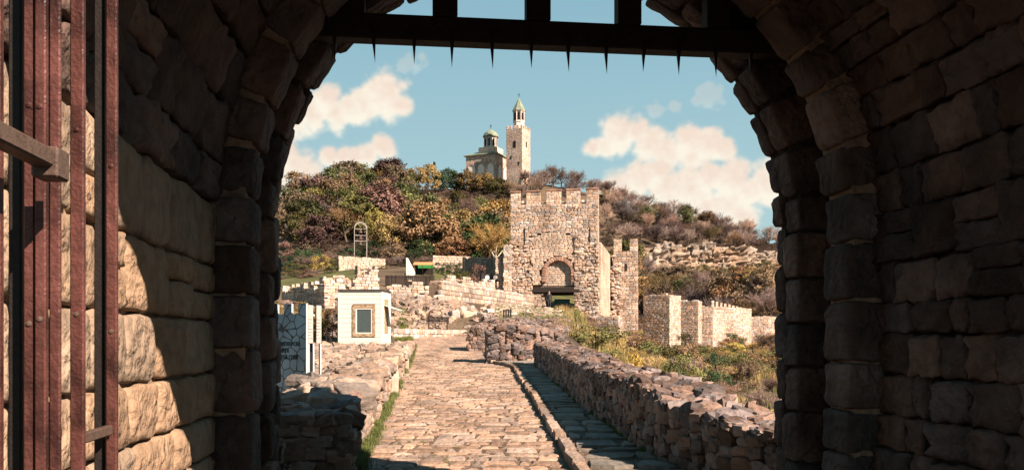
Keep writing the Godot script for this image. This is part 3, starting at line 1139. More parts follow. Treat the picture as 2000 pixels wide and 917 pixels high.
func ashlar_wall(called: String, label: String, a: Vector3, b: Vector3, h: float, sw: float, sh: float, thick: float, tone: Array, group := "", ragged := 0.0, both := false) -> Node3D:
	var t := thing(called, label, "wall", a, 0, group)
	var e := b - a
	e.y = 0
	var ln := e.length()
	e = e / ln
	t.rotation.y = atan2(-e.z, e.x)
	var g := Geo.new()
	var broken := ragged >= 0.15
	var shift := a.x * 13.0
	var under := func(x: float, y: float, hw: float, hh: float) -> bool:
		return y - hh < h * (0.8 + 0.5 * bump.get_noise_1d(x * 14.0 + shift))
	g.box(Vector3(0.04, -1.5, -thick), Vector3(ln - 0.04, h * 0.6 if broken else h - 0.05, -0.05))
	obj("core", g, M.mortar, t)
	var w := courses(Vector3(), Vector3.RIGHT, Vector3.BACK, ln, h, sw, sh, 0.3, 0.04, under if broken else null, ragged)
	w.append_array(courses(Vector3(ln - 0.02, 0, 0), Vector3.FORWARD, Vector3.RIGHT, thick, h, sw, sh, 0.2, 0.03))
	if both:
		w.append_array(courses(Vector3(0.02, 0, -thick), Vector3.BACK, Vector3.LEFT, thick, h, sw, sh, 0.2, 0.03))
	if broken:
		var xx := 0.0
		while xx < ln:
			for r in 3:
				var s := sw * rnd(0.5, 1.0)
				w.append([Transform3D(Basis.from_euler(Vector3(rnd(-0.3, 0.3), rnd(-0.5, 0.5), rnd(-0.3, 0.3))) * Basis.from_scale(Vector3(s, s * 0.6, s)), Vector3(xx, h * rnd(0.58, 0.8), -thick * rnd(0.15, 0.9))), s * s * 0.5])
			xx += sw * 0.6
	else:
		w.append_array(courses_flat(Vector3(0, h - 0.08, 0), ln, thick, sw))
	lay("stone", slab_meshes, t, w, tone)
	return t

func courses_flat(o: Vector3, w: float, thick: float, size: float) -> Array:   # loose top course
	var a := []
	var x := 0.0
	while x < w - 0.1:
		var s := minf(size * rnd(0.6, 1.2), w - x)
		if rng.randf() < 0.8:
			a.append([Transform3D(Basis(Vector3.RIGHT * s, Vector3.UP * size * rnd(0.3, 0.7), Vector3.BACK * thick * rnd(0.8, 1.02)), o + Vector3(x + s / 2, 0, -thick / 2)), s * size * 0.4])
		x += s
	return a

# ---------------------------------------------------------------- towers, curtain walls, church
func side_courses(w: float, dep: float, h: float, sw: float, sh: float, out := 0.04, y0 := 0.0) -> Array:   # the right-hand face of a block whose front is x 0..w at z 0
	return courses(Vector3(w, y0, 0), Vector3.FORWARD, Vector3.RIGHT, dep, h, sw, sh, 0.3, out)

func merlon(parent: Node, x0: float, x1: float, y0: float, y1: float, z0: float, z1: float, sw: float, sh: float, tone: Array, cap: Material, called := "merlon") -> void:
	var g := Geo.new()
	g.box(Vector3(x0 + 0.03, y0 - 0.2, z1 + 0.03), Vector3(x1 - 0.03, y1 - 0.02, z0 - 0.03))
	var m := obj(called, g, M.mortar, parent)
	for q in courses(Vector3(x0, y0, z0), Vector3.RIGHT, Vector3.BACK, x1 - x0, y1 - y0, sw, sh, 0.16, 0.03) + courses(Vector3(x1, y0, z0), Vector3.FORWARD, Vector3.RIGHT, z0 - z1, y1 - y0, sw, sh, 0.16, 0.03) + courses(Vector3(x0, y0, z1), Vector3.BACK, Vector3.LEFT, z0 - z1, y1 - y0, sw, sh, 0.16, 0.03):
		var s := put("stone", pick(slab_meshes), pick(tone), m)
		s.transform = q[0]
	if cap:
		g = Geo.new()
		g.box(Vector3(x0 - 0.06, y1, z1 - 0.06), Vector3(x1 + 0.06, y1 + 0.2, z0 + 0.08), 0.04)
		obj("cap_stone", g, cap, m)

func block_tower(called: String, label: String, corner: Vector3, turn: float, w: float, dep: float, h: float, sw: float, sh: float, tone: Array, rough := 0.05, merlons := 0, mh := 0.8, most := 300, category := "tower", group := "") -> Node3D:   # corner: the front right corner at the foot
	var x := Vector3(cos(deg_to_rad(turn)), 0, -sin(deg_to_rad(turn)))
	var t := thing(called, label, category, corner - x * w, turn, group)
	var g := Geo.new()
	g.box(Vector3(0.05, -2.0, -dep + 0.05), Vector3(w - 0.05, h - 0.1, -0.05))
	obj("core", g, M.mortar, t)
	var q := courses(Vector3(0, -0.4, 0), Vector3.RIGHT, Vector3.BACK, w, h + 0.4, sw, sh, 0.35, rough, null, rough)
	q.append_array(side_courses(w, dep, h + 0.4, sw, sh, rough, -0.4))
	q.append_array(courses(Vector3(0, -0.4, -dep), Vector3.BACK, Vector3.LEFT, dep, h + 0.4, sw * 1.6, sh * 1.6, 0.3, rough))
	lay("stone", slab_meshes, t, q, tone, most)
	if merlons:
		var step := w / (merlons * 2 - 1)
		for k in merlons:
			merlon(t, 2 * k * step, (2 * k + 1) * step, h, h + mh, 0, -0.5, sw, sh, tone, null)
		var n := maxi(2, int(round(dep / step / 2)))
		var st2 := dep / (n * 2 - 1)
		for k in range(1, n):
			merlon(t, w - 0.5, w, h, h + mh, -2 * k * st2, -(2 * k + 1) * st2, sw, sh, tone, null)
	else:
		for q2 in courses_flat(Vector3(0, h - 0.05, 0), w, minf(dep, 0.6), sw * 1.5):
			var s := put("top_stone", pick(slab_meshes), pick(tone), t)
			s.transform = q2[0]
	return t

func make_gate_tower() -> void:
	var k := 90.0 / F
	var base := at(997, 612, 90)
	var t := thing("gate_tower", "large square gate tower with five battlements, blind red arch and dark beam over its doorway", "gate tower", base, -6.0)
	var X := func(u: float) -> float: return (u - 997.0) * k
	var Y := func(v: float) -> float: return (612.0 - v) * k
	var W: float = X.call(1168)
	var top: float = Y.call(400)
	var ox0: float = X.call(1066)
	var ox1: float = X.call(1121)
	var oy: float = Y.call(571)
	var g := Geo.new()
	g.box(Vector3(0.05, -3, -6.5), Vector3(ox0 - 0.05, oy, -0.5))
	g.box(Vector3(ox1 + 0.05, -3, -6.5), Vector3(W - 0.05, oy, -0.5))
	g.box(Vector3(0.05, oy + 0.003, -6.5), Vector3(W - 0.05, top - 0.3, -0.5))
	obj("core", g, M.mortar, t)
	var ax: float = X.call(1091)
	var ay := 4.05
	var ri := 1.27
	var ro := 1.7
	var rec: float = Y.call(558)
	var px0: float = X.call(1040)
	var px1: float = X.call(1123)
	var pt: float = Y.call(462)
	var free := func(x: float, y: float, hw: float, hh: float) -> bool:      # no stone in the doorway, the blind arch 
		if x > ox0 - hw * 0.8 and x < ox1 + hw * 0.8 and y < oy + hh:
			return false
		if y > oy - 0.1 and y < rec + hh * 0.5 and x > X.call(1041) - hw * 0.3 and x < X.call(1128) + hw * 0.3:
			return false
		if absf(x - ax) < ro and y > rec and (y < ay or Vector2(x - ax, y - ay).length() < ro + 0.05):
			return false
		return true
	var upper := func(x: float, y: float, hw: float, hh: float) -> bool:
		return free.call(x, y, hw, hh) and not (x > px0 - 0.1 and x < px1 + 0.1 and y < pt + 0.6 * (1.0 - absf(x - (px0 + px1) / 2) / 2.2)) and y > 6.6 + sin(x * 3.0) * 0.5
	var panel := func(x: float, y: float, hw: float, hh: float) -> bool:
		return free.call(x, y, hw, hh) and x > px0 - 0.1 and x < px1 + 0.1 and y < pt + 0.6 * (1.0 - absf(x - (px0 + px1) / 2) / 2.2)
	var q := courses(Vector3(0, 0, 0), Vector3.RIGHT, Vector3.BACK, W, top, 0.5, 0.21, 0.6, 0.05, upper)
	lay("stone", slab_meshes, t, q, M.tower, 300)
	q = courses(Vector3(0, 0, -0.03), Vector3.RIGHT, Vector3.BACK, W, top, 0.42, 0.19, 0.5, 0.015, panel)
	lay("panel_stone", slab_meshes, t, q, M.tower_fine, 200)
	q = side_courses(W, 6.5, top, 0.55, 0.22)
	lay("side_stone", slab_meshes, t, q, M.tower_fine, 200)
	q = []
	for side in [[0.0, px0], [px1, W]]:
		var y := -0.3
		while y < 7.6:
			var sh := rnd(0.12, 0.24)
			var x: float = side[0] + rnd(-0.12, 0.0)
			while x < side[1] - 0.1:
				var sw := rnd(0.2, 0.5)
				if y < 6.6 + rnd(-0.3, 0.6) + (0.9 if absf(x - (px0 if side[0] == 0.0 else px1)) < 0.7 else 0.0):
					var dz := rnd(-0.02, 0.17)
					q.append([Transform3D(Basis.from_euler(Vector3(rnd(-0.15, 0.15), rnd(-0.2, 0.2), rnd(-0.15, 0.15))) * Basis.from_scale(Vector3(minf(sw, side[1] - x) * 1.06, sh * 1.05, 0.7)), Vector3(x + sw / 2, y + sh / 2, dz - 0.3)), sw * sh])
				x += sw
			y += sh
	lay("rubble_stone", slab_meshes, t, q, M.tower, 300)
	# blind arch
	q = courses(Vector3(ax - ro, rec, -0.42), Vector3.RIGHT, Vector3.BACK, ro * 2, ay + ro - rec, 0.45, 0.2, 0.1, 0.01)
	lay("arch_infill_stone", slab_meshes, t, q, M.tower_fine)
	var red := tones(Color(0.42, 0.26, 0.19), 4, 0.15, 0.06, 0.4, 0.6)
	for side in [-1.0, 1.0]:
		for j in 3 if side < 0 else 4:
			var y: float = ay - 0.3 * j - 0.15
			stone("arch_stone", slab_meshes, t, Vector3(ax + side * (ri + ro) / 2, y, -0.2), Vector3(ro - ri, 0, 0), Vector3(0, 0.29, 0), Vector3(0, 0, 0.5), red)
	for j in 18:
		var w := PI * (j + 0.5) / 18
		var out := Vector3(cos(w), sin(w), 0)
		stone("arch_stone", slab_meshes, t, Vector3(ax, ay, -0.2) + out * (ri + ro) / 2, out * (ro - ri), Vector3(-sin(w), cos(w), 0) * 0.27, Vector3(0, 0, 0.5), red)
	g = Geo.new()
	g.box(Vector3(X.call(1041), oy - 0.02, -0.7), Vector3(X.call(1128), oy + 0.52, 0.12), 0.03)
	obj("beam", g, M.old_wood, t)
	for sx in [X.call(1025), X.call(1152)]:  # dark strips standing proud, painting the shade of narrow gaps
		g = Geo.new()
		g.box(Vector3(sx - 0.045, Y.call(478), -0.3), Vector3(sx + 0.045, Y.call(446), 0.075))
		obj("groove_shade", g, M.dark_iron, t)
	# battlements
	for b in [[997, 1016, 373], [1028, 1056, 372], [1067, 1096, 371], [1106, 1133, 370], [1145, 1168, 369]]:
		merlon(t, X.call(b[0]), X.call(b[1]), top - 0.05, Y.call(b[2] + 4), 0.0, -0.6, 0.5, 0.21, M.tower, red[0])
	for b in [-2.4, -4.4, -6.2]:
		merlon(t, W - 0.6, W, top - 0.05, Y.call(373), b + 1.2, b, 0.5, 0.21, M.tower, red[0])
	# the date in iron figures
	M.old_figures = mat(Color(0.13, 0.08, 0.06), 0.7)
	var font := SystemFont.new()
	font.font_names = PackedStringArray(["Droid Sans"])
	var xs := [1109, 1115.5, 1122, 1129.5]
	for j in 4:
		var tm := TextMesh.new()
		tm.text = "1971"[j]
		tm.font = font
		tm.font_size = 64
		tm.pixel_size = 0.0075
		tm.depth = 0.05
		var d := put("numeral", tm, M.old_figures, t)
		d.position = Vector3(X.call(xs[j]), Y.call(409 + (1 if j % 2 else 0)), 0.09)
	# lamps standing in the gaps between the battlements
	var marks := ["in the leftmost gap", "in the second gap from the left", "in the third gap from the left", "in the rightmost gap"]
	for j in 4:
		var u: float = [1022.0, 1061.5, 1101.0, 1139.0][j]
		var l := thing("floodlight", "small pale floodlight " + marks[j] + " between the gate tower's battlements", "floodlight", t.transform * Vector3(X.call(u), top - 0.1, -0.25), -6.0, "floodlights on the gate tower")
		g = Geo.new()
		g.box(Vector3(-0.2, 0.18, -0.1), Vector3(0.2, 0.5 if j % 3 == 0 else 0.34, 0.1), 0.03)
		obj("housing", g, M.white_board, l)
		g = Geo.new()
		g.box(Vector3(-0.16, 0.21, 0.1), Vector3(0.16, 0.31, 0.115), 0.004)
		obj("lens", g, M.dark_iron, l)
		g = Geo.new()
		g.box(Vector3(-0.26, 0.0, -0.05), Vector3(0.26, 0.05, 0.05), 0.01)
		g.box(Vector3(-0.24, 0.04, -0.02), Vector3(-0.21, 0.3, 0.02))
		g.box(Vector3(0.21, 0.04, -0.02), Vector3(0.24, 0.3, 0.02))
		obj("bracket", g, M.dark_iron, l)
	# the board in the doorway
	var p := t.transform * Vector3(X.call(1097), 0.0, -1.2)
	var bd := thing("notice_board", "dark green framed board on a block in the gate tower's doorway", "notice board", p, -6.0)
	g = Geo.new()
	g.box(Vector3(-0.78, 0.75, -0.05), Vector3(0.78, 1.5, 0.05), 0.02)
	obj("frame", g, M.dark_iron, bd)
	g = Geo.new()
	g.box(Vector3(-0.68, 0.85, 0.05), Vector3(0.68, 1.41, 0.06))
	obj("panel", g, mat(Color(0.02, 0.08, 0.06), 0.3, "grain", 1.2), bd)
	g = Geo.new()
	g.box(Vector3(-0.85, -0.3, -0.35), Vector3(1.5, 0.68, 0.0), 0.03)
	obj("plinth", g, M.dark_iron, bd)
	g = Geo.new()
	g.box(Vector3(-0.8, 0.02, 0.0), Vector3(-0.4, 0.52, 0.2), 0.03)
	obj("box", g, mat(Color(0.1, 0.14, 0.13), 0.6), bd)

func make_church() -> void:
	var d := 280.0
	var k := d / F
	var turn := -26.0
	var xd := Vector3(cos(deg_to_rad(turn)), 0, -sin(deg_to_rad(turn)))
	var pale := tones(Color(0.74, 0.57, 0.45), 5, 0.2, 0.08, 0.12, 0.5)
	# church
	var W := 10.8
	var base := at(968, 357, d)
	var h := (357.0 - 298.0) * k
	var t := thing("church", "stone church with blind arches, low copper roof and a drum with dome on the hilltop", "church", base - xd * W, turn)
	var g := Geo.new()
	g.box(Vector3(0.1, -3, -9.9), Vector3(W - 0.1, h, -0.1))
	obj("wall", g, M.mortar, t)
	lay("stone", slab_meshes, t, courses(Vector3(), Vector3.RIGHT, Vector3.BACK, W, h, 1.5, 0.55, 0.3, 0.03) + side_courses(W, 10, h, 1.5, 0.55), pale, 0)
	var inset := mat(Color(0.78, 0.7, 0.6), 0.9, "grain", 0.2)
	for a in [[2.3, 0], [5.6, 0], [9.0, 0], [3.0, 1], [7.0, 1]]:
		g = Geo.new()
		g.t = Transform3D(Basis(), Vector3(a[0], h - 4.2, 0.02)) if a[1] == 0 else Transform3D(Basis(Vector3.UP, PI / 2), Vector3(W + 0.02, h - 4.2, -a[0]))
		var o := PackedVector2Array([Vector2(-1.15, -4), Vector2(1.15, -4)])
		for j in 11:
			o.append(Vector2(cos(PI * j / 10) * 1.15, sin(PI * j / 10) * 1.15))
		g.prism(o, -0.05, 0.06)
		var pan := obj("blind_arch", g, inset, t)
		g = Geo.new()
		g.t = Transform3D(Basis(), Vector3(a[0], h - 4.2, 0.02)) if a[1] == 0 else Transform3D(Basis(Vector3.UP, PI / 2), Vector3(W + 0.02, h - 4.2, -a[0]))
		for j in 12:
			var w := PI * j / 12
			var w2 := PI * (j + 1) / 12
			g.bar(Vector3(cos(w) * 1.3, sin(w) * 1.3, 0.12), Vector3(cos(w2) * 1.3, sin(w2) * 1.3, 0.12), 0.3, 0.3, 0.0, Vector3.BACK)
		obj("arch_ring", g, pale[0], pan)
	var copper := mat(Color(0.3, 0.35, 0.24), 0.6, "grain", 0.3, "", 1.0, "stain", 0.1)
	g = Geo.new()
	var e := 0.5
	var c := [Vector3(-e, h, e), Vector3(W + e, h, e), Vector3(W + e, h, -10 - e), Vector3(-e, h, -10 - e)]
	var r0 := Vector3(W * 0.3, h + 2.1, -5)
	var r1 := Vector3(W * 0.7, h + 2.1, -5)
	g.poly([c[0], c[1], r1, r0], Vector3(0, 1, 1))
	g.poly([c[2], c[3], r0, r1], Vector3(0, 1, -1))
	g.poly([c[1], c[2], r1], Vector3(1, 1, 0))
	g.poly([c[3], c[0], r0], Vector3(-1, 1, 0))
	g.poly(c, Vector3.DOWN)
	g.box(Vector3(-e, h - 0.3, -10 - e), Vector3(W + e, h - 0.003, e))
	obj("roof", g, copper, t)
	var dc := Vector3(W * 0.62, h, -4.6)
	g = Geo.new()
	g.box(dc + Vector3(-3.0, 0.5, -3.0), dc + Vector3(3.0, 2.6, 3.0), 0.15)
	obj("drum_base", g, pale[3], t)
	g = Geo.new()
	g.lathe([Vector2(1.9, 2.6), Vector2(1.9, 6.3)], 16, dc)
	var dr := obj("drum", g, inset, t)
	for j in 8:
		var w := TAU * j / 8 + 0.2
		g = Geo.new()
		g.tube(dc + Vector3(cos(w) * 2.0, 2.6, sin(w) * 2.0), dc + Vector3(cos(w) * 2.0, 6.3, sin(w) * 2.0), 0.24, 0.24, 6)
		obj("column", g, pale[4], dr)
		var w2 := w + TAU / 16
		g = Geo.new()
		g.bar(dc + Vector3(cos(w2) * 1.9, 3.2, sin(w2) * 1.9), dc + Vector3(cos(w2) * 1.9, 5.6, sin(w2) * 1.9), 0.5, 0.5, 0.05)
		obj("drum_window", g, M.dark_iron, dr)
	g = Geo.new()
	g.lathe([Vector2(0, 6.2), Vector2(2.55, 6.2), Vector2(2.6, 6.5), Vector2(2.2, 7.3), Vector2(1.5, 8.0), Vector2(0.7, 8.4), Vector2(0.12, 8.7), Vector2(0.12, 9.0), Vector2(0, 9.0)], 16, dc)
	var dome := obj("dome", g, copper, t)
	g = Geo.new()
	g.box(dc + Vector3(-0.06, 9.0, -0.06), dc + Vector3(0.06, 10.4, 0.06))
	g.box(dc + Vector3(-0.45, 9.75, -0.058), dc + Vector3(0.45, 9.87, 0.058))
	obj("cross", g, M.dark_iron, dome)
	# bell tower
	d = 272.0
	k = d / F
	base = at(1020, 356, d)
	h = (356.0 - 249.0) * k
	W = 5.5
	t = block_tower("bell_tower", "tall square bell tower with small battlements and a pointed turret beside the church", base, turn, W, 5.9, h, 0.9, 0.4, pale, 0.03, 5, 1.0, 0)
	for a in [[2.9, 0, 12.0, 0.85], [2.9, 1, 12.2, 0.7], [1.7, 0, 8.0, 0.4], [4.3, 0, 6.0, 0.4]]:
		g = Geo.new()
		g.t = Transform3D(Basis(), Vector3(a[0], a[2], 0.0)) if a[1] == 0 else Transform3D(Basis(Vector3.UP, PI / 2), Vector3(W, a[2], -a[0]))
		var o := PackedVector2Array([Vector2(-a[3] / 2, -a[3] * 1.2), Vector2(a[3] / 2, -a[3] * 1.2)])
		for j in 9:
			o.append(Vector2(cos(PI * j / 8), sin(PI * j / 8)) * a[3] / 2 + Vector2(0, a[3] * 0.8))
		g.prism(o, -0.1, 0.09)
		obj("window", g, M.dark_iron, t)
	var tc := Vector3(W / 2 + 0.4, h, -2.6)
	g = Geo.new()
	g.lathe([Vector2(1.75, 0), Vector2(1.75, 2.2), Vector2(1.95, 2.3), Vector2(1.95, 2.55), Vector2(1.6, 2.6), Vector2(1.6, 5.5), Vector2(2.05, 5.7), Vector2(2.05, 5.95), Vector2(0, 5.96)], 8, tc)
	var tu := obj("turret", g, inset, t)
	for j in 8:
		var w := TAU * (j + 0.5) / 8
		g = Geo.new()
		g.bar(tc + Vector3(cos(w) * 1.42, 3.0, sin(w) * 1.42), tc + Vector3(cos(w) * 1.42, 5.2, sin(w) * 1.42), 0.62, 0.62, 0.04)
		obj("turret_opening", g, M.dark_iron, tu)
		w = TAU * j / 8
		g = Geo.new()
		g.tube(tc + Vector3(cos(w) * 1.75, 2.6, sin(w) * 1.75), tc + Vector3(cos(w) * 1.75, 5.7, sin(w) * 1.75), 0.16, 0.16, 6)
		obj("turret_column", g, pale[4], tu)
	g = Geo.new()
	g.lathe([Vector2(2.2, 5.9), Vector2(0.06, 10.0), Vector2(0, 10.0)], 8, tc)
	var sp := obj("spire", g, copper, t)
	g = Geo.new()
	g.box(tc + Vector3(-0.05, 9.9, -0.05), tc + Vector3(0.05, 11.6, 0.05))
	g.box(tc + Vector3(-0.4, 10.9, -0.048), tc + Vector3(0.4, 11.02, 0.048))
	obj("cross", g, M.dark_iron, sp)
	g = Geo.new()
	g.poly([Vector3(W, -3, 1), Vector3(W + 1.3, -3, 1), Vector3(W, 2.6, 0.1)], Vector3(0, 0, 1))
	g.poly([Vector3(W + 1.3, -3, 1), Vector3(W + 1.3, -3, -6), Vector3(W, 2.6, -5.9), Vector3(W, 2.6, 0.1)], Vector3(1, 0.4, 0))
	obj("sloping_base", g, pale[3], t)

func make_curtain_walls() -> void:
	var p: Vector3
	# second tower and the wall that joins it to the gate tower
	var k := 106.0 / F
	var t := block_tower("slim_tower", "narrow battlemented tower with a slit window, right of the gate tower", at(1246, 655, 106), -6.0, 47 * k, 3.4, (655 - 490) * k, 0.5, 0.22, M.tower, 0.06, 2, 1.45)
	var g := Geo.new()
	g.box(Vector3(1.35, 7.75, -0.3), Vector3(1.6, 8.6, 0.085))
	obj("slit_window", g, M.dark_iron, t)
	var q := []
	for j in 150:
		q.append([Transform3D(Basis.from_euler(Vector3(rnd(-0.3, 0.3), rnd(-0.3, 0.3), rnd(-0.3, 0.3))) * Basis.from_scale(Vector3(rnd(0.25, 0.5), rnd(0.15, 0.3), 0.6)), Vector3(rnd(-0.35, 0.75) * (1.0 if j > 30 else 0.5), rnd(0.2, 8.6 if j > 30 else 9.6), rnd(-0.25, 0.02))), 1.0])
	lay("rubble_stone", rubble_meshes, t, q, M.tower)
	ashlar_wall("linking_wall", "tall sunlit wall running back from the gate tower's right side", at(1174, 615, 93), at(1199, 640, 113), 7.6, 0.6, 0.24, 1.0, M.tower_fine)
	ashlar_wall("tower_side_wall", "low stepped stone wall abutting the gate tower's left side", at(968, 570, 89), at(998, 570, 89.4), 3.6, 0.45, 0.2, 1.2, M.tower, "", 0.1)
	ashlar_wall("stepped_pier", "ragged stone pier rising against the gate tower's left corner", at(984, 570, 88.6), at(999, 570, 88.7), 4.7, 0.45, 0.2, 1.2, M.tower, "", 0.1)
	block_tower("ruined_pier", "plain stone pier below the narrow tower, its left side dark and overgrown", at(1208, 692, 72), -20.0, 60 * 72 / F, 1.6, 74 * 72 / F, 0.5, 0.2, M.tower, 0.05, 0, 0.8, 60, "pier")
	block_tower("corner_bastion", "ragged-topped bastion with a dark left face and bright right face", at(1308, 693, 95), -32.0, 3.0, 3.2, 118 * 95 / F, 0.45, 0.2, M.tower, 0.07, 0, 0.8, 60, "bastion")
	block_tower("wall_turret", "middle turret of the curtain wall, just right of the ragged bastion", at(1364, 685, 108), -24.0, 2.6, 2.0, 98 * 108 / F, 0.45, 0.2, M.tower, 0.06, 0, 0.8, 60, "turret")
	block_tower("recessed_wall", "short shaded wall set back between turret and battlemented wall", at(1393, 682, 117), -10.0, 2.6, 2.0, 84 * 117 / F, 0.45, 0.2, M.tower, 0.05, 0, 0.8, 60, "wall")
	var w := ashlar_wall("battlemented_wall", "long sunlit curtain wall with a row of small battlements", at(1389, 692, 118), at(1468, 690, 126), 6.4, 0.5, 0.22, 2.0, M.tower, "", 0.0, true)
	for j in 9:
		merlon(w, 0.2 + j * 1.08, 0.8 + j * 1.08, 6.4 - j * 0.07, 7.2 - j * 0.1, 0.0, -0.5, 0.4, 0.22, M.tower, null)
	ashlar_wall("plain_wall", "lower plain curtain wall ending behind the arch's right side", at(1461, 690, 127), at(1580, 690, 128), 5.3, 0.5, 0.22, 1.0, M.tower, "", 0.05)
	for b in [[1455, 1485, 612, 125.0, 5.2], [1380, 1395, 600, 119.0, 6.0]]:
		pass
	# cliff band in the wooded hillside
	var cl := Node3D.new()
	cl.name = "cliff"
	add_child(cl)
	setting(cl)
	var u := 1278.0
	while u < 1530.0:
		for r in 3:
			var w2 := rnd(4.0, 8.0)
			var x := (u + rnd(-8, 8) - 1000.0) / F * 205.0
			var y0 := ground(x, 201.0) - 0.5
			var y1 := ground(x, 210.0) + 0.6 + bump.get_noise_1d(u * 0.7) * 1.3
			var hh := (y1 - y0) / 3.0
			var s := stone("rock", crag_meshes, cl, Vector3(x, y0 + hh * (r + 0.5), -203.2 - r * 0.9 + rnd(-0.8, 0.8)), Vector3(w2, rnd(-0.3, 0.3), 0), Vector3(rnd(-0.4, 0.4), hh * rnd(1.3, 1.9), 0), Vector3(0, 0, 4.0), M.cliff)
			s.rotate_y(rnd(-0.4, 0.4))
		u += rnd(13, 24)

# ---------------------------------------------------------------- ruins, kiosk, booth and small things on the left
func wall_px(called: String, label: String, u0: float, u1: float, v_top: float, v_low: float, d0: float, d1: float, thick: float, size: float, tone: Array, ragged := 0.1, both := false) -> Node3D:
	var a := at(u0, v_low, d0)
	var b := at(u1, v_low, d1)
	a.y = minf(a.y, ground(a.x, d0))
	return ashlar_wall(called, label, a, b, at(0, v_top, (d0 + d1) / 2).y - a.y, size, size * 0.5, thick, tone, "", ragged, both)

func make_ruins() -> void:
	wall_px("pale_ashlar_wall", "long wall of big pale ashlar blocks between embankment and gate tower", 862, 1042, 566, 640, 64.0, 86.0, 1.0, 0.7, M.ashlar, 0.1)
	wall_px("ashlar_terrace", "lower course of pale blocks in front of the long ashlar wall", 880, 1000, 612, 645, 60.0, 72.0, 1.5, 0.9, M.ashlar, 0.2)
	wall_px("ruin_front_wall", "ruined house wall with a lit front, directly above the white kiosk", 632, 700, 541, 620, 60.0, 61.5, 0.8, 0.4, M.tower, 0.15, true)
	wall_px("ruin_chunk", "tall ragged chunk of masonry rising behind the white kiosk", 698, 737, 517, 575, 64.0, 64.5, 1.2, 0.38, M.tower, 0.2, true)
	wall_px("ruin_rear_wall", "low rear wall of the ruined house, seen through its gap", 640, 700, 537, 580, 68.0, 68.0, 0.6, 0.4, M.tower, 0.2)
	wall_px("shaded_ruin_wall", "dark ruined wall in shade left of the kiosk", 550, 633, 552, 610, 60.0, 54.0, 0.7, 0.35, M.tower, 0.2, true)
	wall_px("plinth_wall", "low curved stone wall beneath the white bell frame", 662, 752, 503, 535, 92.0, 95.0, 0.8, 0.5, M.tower_fine, 0.1)
	wall_px("kerb_retaining_wall", "low retaining wall with grass at its foot along the road's bend", 770, 938, 643, 668, 45.5, 55.0, 0.8, 0.4, M.tower, 0.15)
	wall_px("embankment_wall", "rough masonry face of the embankment below the dark fence", 762, 862, 547, 605, 66.0, 68.0, 1.0, 0.42, M.tower, 0.25)
	wall_px("embankment_block", "ruined wall block right of the dark fence, a black gap beside it", 868, 965, 541, 575, 72.0, 78.0, 1.0, 0.42, M.tower, 0.25)
	wall_px("far_garden_wall", "pale garden wall at the edge of the lawn under the trees", 908, 985, 503, 528, 96.0, 99.0, 0.6, 0.5, M.tower_fine, 0.1)
	wall_px("hillside_wall", "pale low wall among shrubs right of the awning", 846, 912, 500, 515, 98.0, 99.0, 0.6, 0.5, M.tower_fine, 0.1)
	scatter("embankment_rubble", null, [Vector2(-6.2, 47.0), Vector2(-2.4, 60.0), Vector2(-3.4, 66.0), Vector2(-9.5, 66.0)], 1900, 0.3, M.terrace)
	scatter("slope_rubble", null, [Vector2(-2.9, 53.0), Vector2(4.4, 55.0), Vector2(6.2, 88.0), Vector2(-1.5, 84.0)], 1300, 0.3, M.ashlar)
	scatter("ruin_rubble", null, [Vector2(-14, 42.0), Vector2(-7.4, 42.0), Vector2(-9.5, 60.0), Vector2(-15, 60.0)], 500, 0.3, M.rubble)
	# big blocks lying on the embankment
	for k in 14:
		var p := foot(rnd(775, 960), rnd(56, 64), 0.05)
		var s := put("fallen_block", pick(block_meshes), pick(M.ashlar))
		s.transform = Transform3D(Basis.from_euler(Vector3(rnd(-0.3, 0.3), rnd(0, 3), rnd(-0.3, 0.3))) * Basis.from_scale(Vector3(rnd(0.5, 1.1), rnd(0.4, 0.7), rnd(0.5, 0.8))), p)
		tag(s, "fallen pale stone block lying on the rubble embankment", "stone block", "fallen blocks on the embankment")
	# dark board fence
	var t := thing("board_fence", "dark brown board fence along the top of the embankment", "fence", at(752, 562, 70), 0)
	var x := 0.0
	var k70 := 70.0 / F
	while x < 93 * k70:
		var lowv := lin([0, 562, 20, 557, 50, 549, 93, 547], x / k70)
		var g := Geo.new()
		g.box(Vector3(x + 0.008, (562 - lowv) * k70 - 0.5, -0.02 + rnd(-0.006, 0.006)), Vector3(x + 0.142, (562 - 537) * k70 + rnd(-0.02, 0.015), 0.02), 0.004)
		obj("board", g, M.old_wood if rng.randf() < 0.5 else mat(Color(0.05, 0.034, 0.028), 0.8, "grain", 2.0), t)
		x += 0.15
	for y in [0.15, 0.8]:
		var g := Geo.new()
		g.box(Vector3(0, y, -0.07), Vector3(93 * k70, y + 0.1, -0.025), 0.005)
		obj("rail", g, M.old_wood, t)
	# white wedge wall, awning, hedge, lawns
	var g := Geo.new()
	t = thing("wedge_wall", "white triangular wall end rising behind the dark fence", "wall", at(793, 540, 80))
	g.prism(PackedVector2Array([Vector2(0.0, -0.6), Vector2(0.72, -0.6), Vector2(0.7, 0.5), Vector2(0.08, 1.72), Vector2(0.0, 1.72)]), -1.0, 0.0)
	obj("body", g, M.white_board, t)
	t = thing("cafe_awning", "small orange and green cafe awning at the lawn's edge", "awning", at(806, 529, 86))
	for j in 6:
		g = Geo.new()
		g.poly([Vector3(j * 0.32, 0.98, -1.2), Vector3(j * 0.32 + 0.32, 0.98, -1.2), Vector3(j * 0.32 + 0.32, 0.6, 0), Vector3(j * 0.32, 0.6, 0)], Vector3(0, 1, 1))
		g.poly([Vector3(j * 0.32, 0.97, -1.2), Vector3(j * 0.32 + 0.32, 0.97, -1.2), Vector3(j * 0.32 + 0.32, 0.59, 0), Vector3(j * 0.32, 0.59, 0)], Vector3(0, -1, -1))
		obj("canopy", g, mat(Color(0.42, 0.2, 0.08), 0.8), t)
	g = Geo.new()
